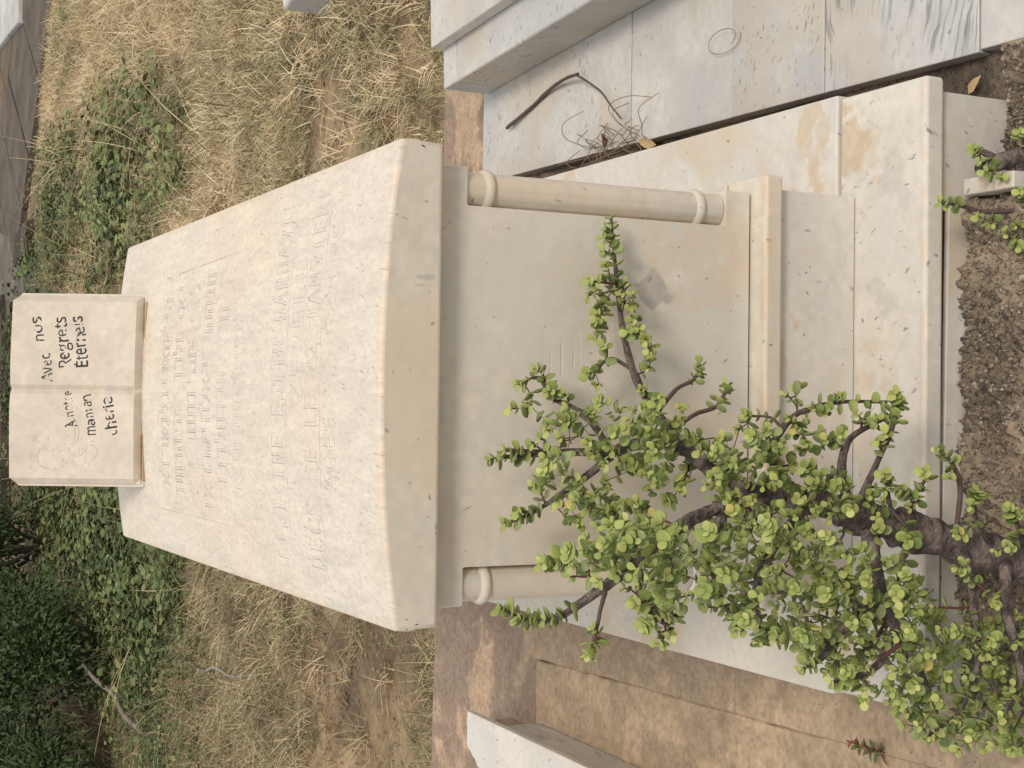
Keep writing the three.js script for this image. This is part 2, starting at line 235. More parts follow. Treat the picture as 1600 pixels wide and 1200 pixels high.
  const rs = RNG(17); for (let i = 0; i < 900; i++) { const s = 0.6 + 1.1 * rs(); blot(d, W, H, rs() * W, rs() * H * (rs() < 0.5 ? 0.45 : 1), s, s * (2 + 7 * rs()), -0.35 + 0.2 * rs(), rs() < 0.75 ? [0.50, 0.47, 0.43] : [0.70, 0.56, 0.42], 0.2 + 0.45 * rs(), rs); }
  const mTop = new THREE.MeshStandardMaterial({ map: dataTex(W, H, d), bumpMap: dataTex(W, H, b, false), bumpScale: 0.0105, roughness: 0.72 });
  // section of the slab
  const top = [], N = 36; for (let i = 0; i <= N; i++) { const s = i / N * 2 - 1; top.push([s * (ws - 0.004) , yt + sag * (1 - Math.pow(Math.abs(s), 2.2))]); }
  top.unshift([-ws, yt - 0.005]); top.push([ws, yt - 0.005]);
  const side = (s) => [[s * ws, yt - 0.005], [s * (ws + 0.002), yt - 0.028], [s * (ws + 0.001), yt - 0.033], [s * (ws - 0.006), yt - 0.037], [s * (ws - 0.001), yt - 0.043], [s * (ws - 0.002), yb + 0.004], [s * (ws - 0.005), yb]];
  const rest = [...side(1), ...side(-1).reverse()];
  const secs = []; const rb = 0.008; for (let k = 0; k <= 4; k++) { const a = k / 4 * Math.PI / 2; secs.push([zs - rb + rb * Math.cos(a), rb * (1 - Math.sin(a))]); } for (let k = 1; k < 12; k++) secs.push([mix(zs - rb, zb + rb, k / 12), 0]); for (let k = 0; k <= 4; k++) { const a = k / 4 * Math.PI / 2; secs.push([zb + rb - rb * Math.sin(a), rb * (1 - Math.cos(a))]); }
  const cx = 0, cy = (yt + yb) / 2;
  const inset = ([X, Y], e) => [X - Math.sign(X) * e * clamp(Math.abs(X) / 0.36 - 0.02 > 0.9 ? 1 : 0), Y - (Y > cy ? 1 : -1) * e];
  const loft = (poly, uvTop) => {
    const pos = [], uv = [], idx = [], n = poly.length;
    for (const [z, e] of secs) for (const q of poly) { const [X, Y] = inset(q, e); pos.push(X, Y, z); uv.push((X + ws) / (2 * ws), (z - zb) / L); }
    for (let i = 0; i < uv.length; i += 2) { uv[i] = clamp(uv[i], 0.001, 0.999); uv[i + 1] = clamp(1 - uv[i + 1], 0.001, 0.999); }
    for (let j = 0; j < secs.length - 1; j++) for (let i = 0; i < n - 1; i++) { const a = j * n + i, c = a + n; idx.push(a, a + 1, c, a + 1, c + 1, c); }
    const g = new THREE.BufferGeometry(); g.setAttribute('position', new THREE.Float32BufferAttribute(pos, 3)); g.setAttribute('uv', new THREE.Float32BufferAttribute(uv, 2)); g.setIndex(idx); g.computeVertexNormals(); return g;
  };
  const gTop = loft(top), gRest = boxUV(toCreasedNormals(loft(rest), 0.5));
  const caps = [zs, zb].map((z, i) => { const pts = [...top, ...rest.slice(1, -1)].map((q) => inset(q, rb)); const g = new THREE.ShapeGeometry(new THREE.Shape(pts.map(([X, Y]) => new THREE.Vector2(X, Y)))); if (i) g.rotateY(Math.PI); g.translate(0, 0, z); return boxUV(g, 0.7, 0.2); });
  const gs = mergeGeometries([gRest, ...caps]);
  const slab = part('cover_slab', gs, mIvory, tomb);
  const face = part('inscribed_face', gTop, mTop, slab); face.userData.label = 'arched cream top face with worn relief lettering';
}
// ---------------------------------------------------------------- the stone book
{
  const book = thing('stone_book', 'open marble book with black French lettering leaning back on the tomb slab', 'stone book');
  book.position.set(0.0, 1.2225, -1.592); book.rotation.set(-0.472, 0.012, 0.0);
  const bw = 0.241, bh = 0.333, W = 1024, H = 708;
  const cv = document.createElement('canvas'); cv.width = W; cv.height = H; const x = cv.getContext('2d');
  x.clearRect(0, 0, W, H); x.fillStyle = '#000';
  const hr = RNG(207); const word = (t, fu, fd, size, ang, sq = 0.86) => { x.save(); x.translate(fu * W, fd * H); x.rotate(-ang); x.scale(sq, 1); x.font = size + 'px sans-serif'; const m = x.measureText(t).width; let q = -m / 2; for (const ch of t) { const w = x.measureText(ch).width; x.save(); x.translate(q + w / 2, size * (0.3 + U(-0.05, 0.05, hr))); x.rotate(U(-0.13, 0.13, hr)); x.scale(U(0.85, 1.15, hr), U(0.88, 1.12, hr)); x.fillText(ch, -w / 2, 0); x.lineWidth = U(0.5, 4, hr); x.lineJoin = 'round'; x.strokeText(ch, -w / 2, 0); x.restore(); q += w * U(0.95, 1.06, hr); } x.restore(); };
  word('Avec', 0.615, 0.285, 78, 0.14, 0.95); word('nos', 0.815, 0.205, 84, 0.14, 1.05);
  word('Regrets', 0.75, 0.405, 92, 0.15, 0.92); word('Éternels', 0.75, 0.535, 90, 0.15, 0.86);
  word('À notre', 0.40, 0.46, 72, 0.17, 0.86); word('maman', 0.365, 0.615, 74, 0.15, 0.92); word('chérie', 0.36, 0.775, 84, 0.15, 0.92);
  const ink = x.getImageData(0, 0, W, H).data;
  const c2 = document.createElement('canvas'); c2.width = W; c2.height = H; const y = c2.getContext('2d'); y.fillStyle = '#808080'; y.fillRect(0, 0, W, H);
  { const r = RNG(71); y.lineCap = 'round'; // carved spray with a ribbon on the left page
    for (const [a, b, rr, s0, s1, lw] of [[0.27, 0.36, 0.10, 0.2, 2.2, 7], [0.27, 0.36, 0.12, 0.3, 2.0, 5], [0.20, 0.52, 0.05, 1.5, 4.4, 6], [0.14, 0.30, 0.06, 3, 5.6, 5], [0.17, 0.62, 0.04, 0, 3, 5]]) { y.strokeStyle = '#d0d0d0'; y.lineWidth = lw; y.beginPath(); y.arc(a * W, b * H, rr * W, s0, s1); y.stroke(); }
    for (let i = 0; i < 46; i++) { const a = U(0.07, 0.27, r) * W, b = U(0.16, 0.66, r) * H; y.fillStyle = r() < 0.6 ? '#c8c8c8' : '#505050'; y.save(); y.translate(a, b); y.rotate(r() * 6); y.beginPath(); y.ellipse(0, 0, 6 + 10 * r(), 3 + 3 * r(), 0, 0, 7); y.fill(); y.restore(); } }
  const rel = y.getImageData(0, 0, W, H).data;
  const d = new Uint8Array(W * H * 4), b = new Uint8Array(W * H * 4);
  for (let j = 0; j < H; j++) for (let i = 0; i < W; i++) {
    const u = i / W, v = j / H, k = (j * W + i) * 4, s = ((H - 1 - j) * W + i) * 4;
    const a = fbm(u * 0.5, v * 0.35, 12, 5, 111), e = fbm(u * 0.5, v * 0.35, 60, 3, 114), f = fbm(u * 0.5, v * 0.35, 150, 2, 117);
    const lost = sstep(0.60, 0.66, fbm(u * 0.5, v * 0.35, 80, 2, 129)), t = ink[s + 3] / 255 * (1 - 0.95 * lost) * (0.8 + 0.2 * f);
    const blue = 0.3 * sstep(0.62, 0.74, a);
    for (let m = 0; m < 3; m++) { let q = [0.815, 0.77, 0.715][m] * (1 + 0.16 * (a - 0.5) + 0.10 * (e - 0.5)); q = mix(q, [0.70, 0.70, 0.71][m], blue); d[k + m] = clamp(mix(q, [0.13, 0.12, 0.11][m], t)) * 255; } d[k + 3] = 255;
    b[k] = b[k + 1] = b[k + 2] = clamp(rel[s] / 255 + (f - 0.5) * 0.1 + (e - 0.5) * 0.12) * 255; b[k + 3] = 255;
  }
  const rs = RNG(23); for (let i = 0; i < 80; i++) blot(d, W, H, rs() * W, rs() * H, 1 + 2.5 * rs(), 1 + 2 * rs(), rs() * 3, [0.42, 0.37, 0.33], 0.5, rs);
  const mPage = new THREE.MeshStandardMaterial({ map: dataTex(W, H, d), bumpMap: dataTex(W, H, b, false), bumpScale: 0.004, roughness: 0.7 });
  // the two swelling pages with bevelled outer edges
  const us = [-bw, -bw + 0.014]; for (let i = 1; i < 40; i++) us.push(-bw + 0.014 + i / 40 * (2 * bw - 0.028)); us.push(bw - 0.014, bw);
  const hs = (u, i) => { if (i === 0 || i === us.length - 1) return 0.006; const t = Math.abs(u) / bw; return 0.019 + 0.012 * Math.sin(Math.PI * Math.pow(t, 0.55)) * (1 - 0.3 * t) - 0.004 * Math.exp(-t * 60); };
  const wsn = [0, 0.015]; for (let i = 1; i <= 12; i++) wsn.push(0.015 + i / 12 * (bh - 0.015));
  const pos = [], uv = [], idx = [], n = us.length;
  wsn.forEach((w, j) => us.forEach((u, i) => { const e = i === 0 || i === n - 1; let Y = w; if (e && j === wsn.length - 1) Y = bh - 0.016; else if (e) Y = Math.min(w, bh - 0.016 - (wsn.length - 1 - j) * 0.001); pos.push(u, Y, j === 0 ? 0.006 : hs(u, i)); uv.push(clamp((u + bw) / (2 * bw), 0.002, 0.998), clamp(w / bh, 0.002, 0.998)); }));
  for (let j = 0; j < wsn.length - 1; j++) for (let i = 0; i < n - 1; i++) { const a = j * n + i, c = a + n; idx.push(a, a + 1, c, a + 1, c + 1, c); }
  let g = new THREE.BufferGeometry(); g.setAttribute('position', new THREE.Float32BufferAttribute(pos, 3)); g.setAttribute('uv', new THREE.Float32BufferAttribute(uv, 2)); g.setIndex(idx); g = toCreasedNormals(g, 0.5); part('page', g, mPage, book);
  // top end of the page block
  { const P = [], I = []; us.forEach((u, i) => { P.push(u, i === 0 || i === n - 1 ? bh - 0.016 : bh, hs(u, i), u, i === 0 || i === n - 1 ? bh - 0.016 : bh, 0.0); }); for (let i = 0; i < n - 1; i++) { const a = i * 2; I.push(a, a + 2, a + 1, a + 1, a + 2, a + 3); } const q = new THREE.BufferGeometry(); q.setAttribute('position', new THREE.Float32BufferAttribute(P, 3)); q.setIndex(I); q.computeVertexNormals(); part('page_end', boxUV(q), mIvory, book); }
  const c = 0.02, sh = new THREE.Shape([[-bw - 0.005, -0.006], [bw + 0.005, -0.006], [bw + 0.005, bh - c], [bw - c + 0.004, bh - 0.001], [-bw + c - 0.004, bh - 0.001], [-bw - 0.005, bh - c]].map((q) => new THREE.Vector2(...q)));
  const cg = new THREE.ExtrudeGeometry(sh, { depth: 0.022, bevelEnabled: true, bevelSize: 0.002, bevelThickness: 0.002, bevelSegments: 2 }); cg.translate(0, 0, -0.0215); part('cover', boxUV(cg), mEdge, book);
  const sg = new THREE.ExtrudeGeometry(new THREE.Shape([[0, 0], [0.112, 0.057], [0.0, 0.22]].map((q) => new THREE.Vector2(...q))), { depth: 0.22, bevelEnabled: true, bevelSize: 0.002, bevelThickness: 0.002, bevelSegments: 1 }); sg.rotateY(Math.PI / 2); sg.translate(-0.11, 0.0, -0.024); part('rear_prop', boxUV(sg), mEdge, book);
  // broken strip of mortar the book is bedded on
  const bed = single('mortar_strip', mergeGeometries([block(-0.232, -0.05, 0, 0.011, -0.006, 0.008, 0.003), block(-0.02, 0.228, 0, 0.010, -0.006, 0.008, 0.003)]), new THREE.MeshStandardMaterial({ map: soilTex(1, [0.58, 0.49, 0.38], [0.74, 0.64, 0.5], 25), roughness: 1 }), 'thin broken tan mortar strip under the foot of the stone book', 'mortar');
  bed.position.set(0, 1.2135, -1.580);
}

// ---------------------------------------------------------------- neighbouring tombs and paving
{
  const pav = struct('marble_paving');
  const ed = (z) => 0.652 + 0.028 * (0.26 - z) / 2.0, zj = [-2.03, -1.125, -0.664, -0.315, 0.149, 0.55, 0.95];
  for (let i = 0; i < zj.length - 1; i++) {
    const a = zj[i] + 0.0016, b = zj[i + 1] - 0.0016, g = block(0, 0.92, 0.0, 0.05, a, b, 0.003, i * 0.37, i * 0.23); // shear to follow the paving's edge
    const p = g.attributes.position; for (let k = 0; k < p.count; k++) p.setX(k, p.getX(k) + ed(p.getZ(k)) + (i === 4 ? 0.005 : 0));
    const m = part('marble_tile', g, mGrey[[0, 1, 0, 2, 1, 0][i]], pav); m.position.y = [0, -0.0012, 0.0006, 0, -0.0015, 0][i];
  }
  const t = thing('marble_tomb', 'low grey marble tomb with stepped top slab standing on marble paving', 'tomb'); t.position.set(0.963, 0.0515, -2.0); t.rotation.y = 0.066;
  part('end_stone', block(0, 0.85, 0, 0.152, 0, 0.095, 0.007, 0.1, 0.1), mGrey[0], t);
  part('side_stone', block(0, 0.85, 0, 0.1515, 0.0965, 3.0, 0.008, 0.4, 0.8), mGrey[0], t);
  part('top_slab', block(0.125, 0.85, 0.153, 0.195, 0.004, 3.0, 0.005, 0.6, 0.3), mGrey[1], t);
}
{
  const t = thing('marble_tomb', 'low pale marble tomb with broken cover slab on brown concrete', 'tomb'); t.position.set(-0.968, 0.0, -1.905); t.rotation.y = -0.02;
  part('rough_core', block(-1.0, -0.022, 0.0, 0.112, 0.02, 3.0, 0.012), mConcrete, t);
  part('side_panel', block(-0.0215, 0, 0.001, 0.113, 0.205, 3.0, 0.002, 0.1, 0.2), mGrey[2], t);
  const r = RNG(55), pts = [[-1.0, 0], [-0.165, 0]]; for (let i = 0; i <= 9; i++) pts.push([-0.165 + 0.055 * Math.sin(i / 9 * 2.6) - 0.01 * r() + 0.0 * i, 0.005 + 0.15 * i / 9]);
  const half = (q) => { const g = new THREE.ExtrudeGeometry(new THREE.Shape(q.map(([x, z]) => new THREE.Vector2(x, -z))), { depth: 0.018, bevelEnabled: true, bevelSize: 0.003, bevelThickness: 0.003, bevelSegments: 2 }); g.rotateX(-Math.PI / 2); g.translate(0, 0.1165, 0); return boxUV(g, 0.3, 0.1); };
  const notch = [[0.001, 0], [0.001, 3.0], [-0.065, 3.0], [-0.065, 0.236]]; // long piece beside the joint
  const rag = []; for (let i = 0; i <= 10; i++) { const a = i / 10; rag.push([-0.10 - 0.028 * Math.sin(a * 3.1) - 0.012 * r() - 0.06 * a * a, 0.012 + 0.155 * a]); }
  part('cover_slab', half([[0.001, 0], [0.001, 0.234], [-1.0, 0.234], [-1.0, 0.17], ...rag.reverse(), [-0.095, 0]]), mPale, t);
  part('cover_slab', half([[0.001, 0.2405], [0.001, 3.0], [-1.0, 3.0], [-1.0, 0.2405]]), mPale, t);
}
{ // stones beyond the platform
  const g = block(0, 1.1, 0, 0.235, -0.62, 0, 0.02, 0.2, 0.4); const m = single('stone_block', g, mGrey[1], 'pale grey stone block standing in the dry grass', 'stone block'); m.position.set(1.86, -0.14, -3.36); m.rotation.y = 0.30;
  const m2 = single('stone_block', block(0, 1.4, 0, 0.12, -1.9, 0, 0.015, 0.5, 0.1), new THREE.MeshStandardMaterial({ map: mGrey[2].map, roughness: 0.7 }), 'bluish white stone block beside the far paving stones', 'stone block'); m2.position.set(3.42, -0.12, -11.9); m2.rotation.y = -0.02;
}
{ // far footpath of square flags
  const m = [0, 1].map((i) => new THREE.MeshStandardMaterial({ map: soilTex(1, [[0.31, 0.28, 0.245], [0.35, 0.30, 0.25]][i], [[0.42, 0.38, 0.335], [0.45, 0.39, 0.325]][i], 33 + i), roughness: 0.95, bumpMap: roughBump, bumpScale: 0.005 }));
  const path = struct('footpath'); const O = V(3.55, 0, -12.35), dx = V(-1.608, 0, -1.197).normalize(), dz = dx.clone().cross(V(0, 1, 0));
  const flag = (s0, s1, t0, t1, i) => { const g = block(s0 + 0.012, s1 - 0.012, -0.06, 0.0, -t1 + 0.012, -t0 - 0.012, 0.008, s0 * 0.3, t0); g.applyMatrix4(new THREE.Matrix4().makeBasis(dx, V(0, 1, 0), dz)); const q = part('flagstone', g, m[i], path); q.position.set(O.x, -0.045 + rnd() * 0.008, O.z); };
  let s = -0.9; for (const w of [0.72, 0.74, 0.54, 0.60, 0.62, 0.6, 0.6, 0.6]) { flag(s, s + w, 0, 1.62, 0); s += w; }
  s = -1.3; for (const w of [0.8, 0.62, 0.62, 0.62, 0.62, 0.62, 0.62]) { flag(s, s + w, -1.6, 0, 1); s += w; }
}
const mWood = new THREE.MeshStandardMaterial({ map: soilTex(1, [0.24, 0.21, 0.18], [0.38, 0.35, 0.31], 37), roughness: 0.95, bumpMap: roughBump, bumpScale: 0.004 });
{
  const a = single('stone_slab', panel([[0.95, -10.9], [1.22, -11.0], [1.5, -12.2], [1.75, -13.9], [1.0, -13.6], [0.9, -11.8]], -0.04, 0.05, 0.08, 11), new THREE.MeshStandardMaterial({ map: soilTex(1, [0.36, 0.34, 0.31], [0.47, 0.44, 0.40], 39), roughness: 1 }), 'tilted broken grey slab lying among weeds behind the book', 'stone slab');
  const b = single('stone_block', block(-0.14, 0.14, 0, 0.13, -0.35, 0.35, 0.015), mWood, 'small grey stub of broken kerb beside the tilted slab', 'stone block'); b.position.set(1.36, -0.09, -11.3); b.rotation.y = 0.12;
  const f = thing('timber_frame', 'weathered grey timber frame lying in shade behind the stone book', 'timber frame'); f.position.set(0.95, -0.09, -12.62); f.rotation.y = 0.10;
  part('rail', block(-2.2, 0.05, 0.0, 0.09, -0.06, 0.06, 0.008), mWood, f);
  part('rail', block(-2.2, 0.05, 0.0, 0.09, -1.4, -1.3, 0.008), mWood, f);
  for (const x of [-0.06, -0.72, -1.42, -2.15]) part('crosspiece', block(x - 0.06, x + 0.06, 0.092, 0.15, -1.5, 0.03, 0.008), mWood, f);
}

// ---------------------------------------------------------------- planting bed
{
  const nx = 260, nz = 150, pos = [], uv = [], idx = [], col = [];
  const hgt = (x, z) => { const n = fbm((x + 2) / 4, (z + 2) / 4, 60, 5, 131) - 0.5, f = fbm((x + 2) / 4, (z + 2) / 4, 400, 2, 133) - 0.5; const bed = 1 - sstep(0.355, 0.385, x), left = sstep(-0.64, -0.56, x); return bed * left * (0.126 + 0.055 * n + 0.030 * f + 0.012 * sstep(0.25, 0.19, z)) + (1 - bed) * (0.012 + 0.05 * (n + 0.1) + 0.028 * f + 0.05 * sstep(0.50, 0.62, x + 0.2 * n) * sstep(0.20, 0.24, z)); };
  for (let j = 0; j <= nz; j++) for (let i = 0; i <= nx; i++) { const x = mix(-0.66, 0.648, i / nx), z = mix(0.1975, 0.95, j / nz), h = hgt(x, z); pos.push(x, h, z); uv.push(x * 2.2, z * 2.2); }
  for (let j = 0; j < nz; j++) for (let i = 0; i < nx; i++) { const a = j * (nx + 1) + i, b = a + 1, c = a + nx + 1, d = c + 1; idx.push(a, c, b, b, c, d); }
  const g = new THREE.BufferGeometry(); g.setAttribute('position', new THREE.Float32BufferAttribute(pos, 3)); g.setAttribute('uv', new THREE.Float32BufferAttribute(uv, 2)); g.setIndex(idx); g.computeVertexNormals();
  struct('soil', g, new THREE.MeshStandardMaterial({ map: soilTex(1, [0.40, 0.355, 0.305], [0.64, 0.57, 0.485], 41), roughness: 1, bumpMap: roughBump, bumpScale: 0.012 }));
  // dirt washed into the gap beside the base
  const gg = new THREE.PlaneGeometry(0.13, 2.2, 12, 160); gg.rotateX(-Math.PI / 2); gg.translate(0.62, 0, -0.9); const gp = gg.attributes.position; for (let k = 0; k < gp.count; k++) { const n = fbm((gp.getX(k) + 2) / 4, (gp.getZ(k) + 3) / 4, 90, 4, 137); gp.setY(k, 0.003 + 0.022 * n); } gg.computeVertexNormals();
  struct('dirt', boxUV(gg, 0, 0, 2), new THREE.MeshStandardMaterial({ map: soilTex(1, [0.32, 0.285, 0.25], [0.54, 0.475, 0.40], 43), roughness: 1, bumpMap: roughBump, bumpScale: 0.01 }));
  single('kerb_stone', block(0.363, 0.394, 0.0, 0.152, 0.216, 0.34, 0.004, 0.2, 0.2), mPale, 'narrow white marble kerb stone edging the planting bed', 'kerb');
  // pebbles and rotted leaf litter
  const r = RNG(61), peb = new THREE.IcosahedronGeometry(1, 1), clod = new THREE.DodecahedronGeometry(1, 0), pp = peb.attributes.position; for (let k = 0; k < pp.count; k++) { const s = 0.8 + 0.35 * vn(pp.getX(k) * 1.7 + 9, pp.getY(k) * 1.7 + pp.getZ(k) * 2.1 + 9, 64, 3); pp.setXYZ(k, pp.getX(k) * s, pp.getY(k) * s, pp.getZ(k) * s); } peb.computeVertexNormals();
  const mk = (name, label, n, geo, size, cols, where) => { const im = shade(new THREE.InstancedMesh(geo, new THREE.MeshStandardMaterial({ color: 0xffffff, roughness: 1 }), n)); im.name = name; im.userData = { kind: 'stuff', label, category: name.replace('_', ' ') }; const o = new THREE.Object3D(), c = new THREE.Color(); for (let i = 0; i < n; i++) { const [x, y, z] = where(r); size(o, r); o.position.set(x, y, z); o.rotation.set(r() * 6, r() * 6, r() * 6); o.updateMatrix(); im.setMatrixAt(i, o.matrix); const q = cols[Math.floor(r() * cols.length)], k = 0.75 + 0.5 * r(); im.setColorAt(i, c.setRGB(q[0] * k, q[1] * k, q[2] * k)); } scene.add(im); };
  const onBed = (r) => { const x = U(-0.6, 0.64, r), z = 0.2 + 0.5 * r() * r(); return [x, hgt(x, z) + 0.001, z]; };
  mk('pebbles', 'small pale pebbles scattered over the bed soil', 1500, peb, (o, r) => o.scale.setScalar(0.001 + 0.0034 * Math.pow(r(), 3)), [[0.24, 0.20, 0.155], [0.36, 0.31, 0.245], [0.17, 0.14, 0.11], [0.2, 0.17, 0.13]], onBed);
  mk('soil_clods', 'crumbs of grey brown soil on the planting bed', 2600, clod, (o, r) => { const s = 0.0012 + 0.0042 * Math.pow(r(), 2.5); o.scale.set(s * U(0.6, 1.5, r), s * U(0.5, 1.1, r), s * U(0.6, 1.5, r)); }, [[0.22, 0.18, 0.14], [0.28, 0.235, 0.18], [0.16, 0.13, 0.105], [0.33, 0.28, 0.22]], onBed);
  const chip = new THREE.BoxGeometry(1, 0.12, 0.45);
  mk('leaf_litter', 'dark dry leaf and twig litter on the bed soil', 3400, chip, (o, r) => { const s = 0.003 + 0.008 * r() * r(); o.scale.set(s * (1 + 1.5 * r()), s, s); }, [[0.09, 0.075, 0.065], [0.14, 0.11, 0.09], [0.2, 0.16, 0.12], [0.11, 0.10, 0.09]], (r) => { for (; ;) { const q = onBed(r); if (fbm((q[0] + 2) / 4, (q[2] + 2) / 4, 40, 3, 139) + 0.2 * sstep(0.35, 0.2, q[2]) > 0.52) return q; } });
}
// ---------------------------------------------------------------- succulent shrubs
function frames(pts) { return new THREE.CatmullRomCurve3(pts.map((p) => V(p[0], p[1], p[2])), false, 'centripetal'); }
function tube(pts, seg, rad, rough = 0.12, seed = 1) { // pts [x,y,z,r]; gnarled tapered stem with a closed tip
  const c = frames(pts), n = pts.length - 1, pos = [], uv = [], idx = []; let N = null, prev = null, acc = 0, lp = null;
  for (let i = 0; i <= seg; i++) {
    const t = i / seg, p = c.getPoint(t), T = c.getTangent(t), k = Math.min(n - 1, Math.floor(t * n)), r0 = mix(pts[k][3], pts[k + 1][3], t * n - k);
    if (!N) { N = Math.abs(T.y) < 0.9 ? V(0, 1, 0) : V(1, 0, 0); } N = N.clone().sub(T.clone().multiplyScalar(N.dot(T))).normalize(); const B = T.clone().cross(N);
    if (lp) acc += p.distanceTo(lp); lp = p;
    const ringy = 1 + rough * 0.9 * (vn(acc * 90, seed * 3.1, 64, seed & 7) - 0.5);
    for (let j = 0; j <= rad; j++) { const a = j / rad * Math.PI * 2, rr = r0 * ringy * (1 + rough * 2 * (vn(acc * 60 + 3, (j % rad) / rad * 6, 6, (seed + 3) & 7) - 0.5)); const q = p.clone().addScaledVector(N, Math.cos(a) * rr).addScaledVector(B, Math.sin(a) * rr); pos.push(q.x, q.y, q.z); uv.push(j / rad * Math.max(1, Math.round(r0 * 60)), acc * 12); }
  }
  const w = rad + 1; for (let i = 0; i < seg; i++) for (let j = 0; j < rad; j++) { const a = i * w + j, b = a + w; idx.push(a, a + 1, b, a + 1, b + 1, b); }
  const tip = pos.length / 3, e = c.getPoint(1); pos.push(e.x, e.y, e.z); uv.push(0, 0); for (let j = 0; j < rad; j++) idx.push(seg * w + j, seg * w + j + 1, tip);
  const g = new THREE.BufferGeometry(); g.setAttribute('position', new THREE.Float32BufferAttribute(pos, 3)); g.setAttribute('uv', new THREE.Float32BufferAttribute(uv, 2)); g.setIndex(idx); g.computeVertexNormals(); return g;
}
const leafGeo = (() => { // fleshy round leaf: stalk at the origin, blade along +y, upper face +z
  const g = new THREE.SphereGeometry(0.5, 10, 7); const p = g.attributes.position;
  for (let i = 0; i < p.count; i++) { let x = p.getX(i), y = p.getY(i) + 0.5, z = p.getZ(i); const w = 0.50 + 0.50 * sstep(0.0, 0.62, y); p.setXYZ(i, x * w * 0.92, y, z * 0.24 * (0.7 + 0.3 * w) + 0.16 * (y - 0.35) * (y - 0.35) + 0.25 * x * x); }
  g.computeVertexNormals(); g.deleteAttribute('uv'); return g.toNonIndexed ? g : g;
})();
const barkTex = dataTex(256, 256, paint(256, 256, (u, v, c) => { const a = fbm(u, v, 6, 5, 201), f = fbm(u, (v * 3) % 1, 24, 3, 205); for (let m = 0; m < 3; m++) c[m] = mix([0.27, 0.235, 0.225][m], [0.54, 0.49, 0.465][m], clamp(0.5 + (a - 0.5) * 1.6 + (f - 0.5))); }));
const barkBump = noiseTex(256, 10, 5, 207);
const mBark = new THREE.MeshStandardMaterial({ map: barkTex, roughness: 0.95, bumpMap: barkBump, bumpScale: 0.008 });
const mTwig = new THREE.MeshStandardMaterial({ color: new THREE.Color().setRGB(0.115, 0.078, 0.07), roughness: 0.8, bumpMap: barkBump, bumpScale: 0.002 });
const mShoot = new THREE.MeshStandardMaterial({ color: new THREE.Color().setRGB(0.115, 0.035, 0.035), roughness: 0.6 });
const leafCols = [[0.215, 0.270, 0.080], [0.290, 0.345, 0.105], [0.370, 0.415, 0.135], [0.455, 0.480, 0.170], [0.275, 0.320, 0.140], [0.150, 0.198, 0.062], [0.46, 0.40, 0.12]];
const mLeaf = leafCols.map((c) => new THREE.MeshPhysicalMaterial({ color: new THREE.Color().setRGB(...c), roughness: 0.5, specularIntensity: 0.5 }));
const mLeafV = new THREE.MeshPhysicalMaterial({ vertexColors: true, roughness: 0.5, specularIntensity: 0.5 });
function matrixFrom(p, Y, Z, s, wx = 1) { const X = Y.clone().cross(Z).normalize(); Z = X.clone().cross(Y).normalize(); return new THREE.Matrix4().makeBasis(X.multiplyScalar(s * wx), Y.clone().normalize().multiplyScalar(s), Z.multiplyScalar(s)).setPosition(p); }
function leafyShoot(path, t0, leaves, r, size = 0.0205, gap = 0.0115) { // decussate pairs along the end of a stem
  const c = frames(path), L = c.getLength(), n = Math.max(2, Math.round(L * (1 - t0) / gap)); let ph = r() * 6.28;
  for (let i = 0; i <= n; i++) {
    const t = t0 + (1 - t0) * i / n, p = c.getPoint(t), T = c.getTangent(t); let A = Math.abs(T.y) < 0.9 ? V(0, 1, 0) : V(1, 0, 0); A.sub(T.clone().multiplyScalar(A.dot(T))).normalize(); const B = T.clone().cross(A);
    const end = i >= n - 1, open = end ? U(0.95, 1.35, r) : U(1.05, 1.55, r); ph += Math.PI / 2 + U(-0.25, 0.25, r);
    for (const s of [0, Math.PI]) {
      if (!end && r() < 0.14) continue; const a = ph + s + U(-0.2, 0.2, r), P = A.clone().multiplyScalar(Math.cos(a)).addScaledVector(B, Math.sin(a));
      const Y = T.clone().multiplyScalar(Math.cos(open)).addScaledVector(P, Math.sin(open)); Y.y += 0.15; Y.z += 0.10; Y.normalize(); const Z = T.clone().multiplyScalar(Math.sin(open)).addScaledVector(P, -Math.cos(open)); Z.x += U(-0.35, 0.35, r); Z.y += U(-0.25, 0.45, r); Z.z += U(-0.2, 0.45, r);
      const young = i / n; leaves.push({ m: matrixFrom(p, Y, Z.normalize(), size * (end ? U(0.5, 0.85, r) : U(0.65, 1.18, r)), U(0.9, 1.12, r)), p, k: young * 0.6 + 0.4 * r() });
    }
    if (i === n && r() < 0.5) { const Y = T.clone().addScaledVector(A, 0.5).normalize(); leaves.push({ m: matrixFrom(p, Y, B, size * 0.4), p, k: 1 }); }
  }
}
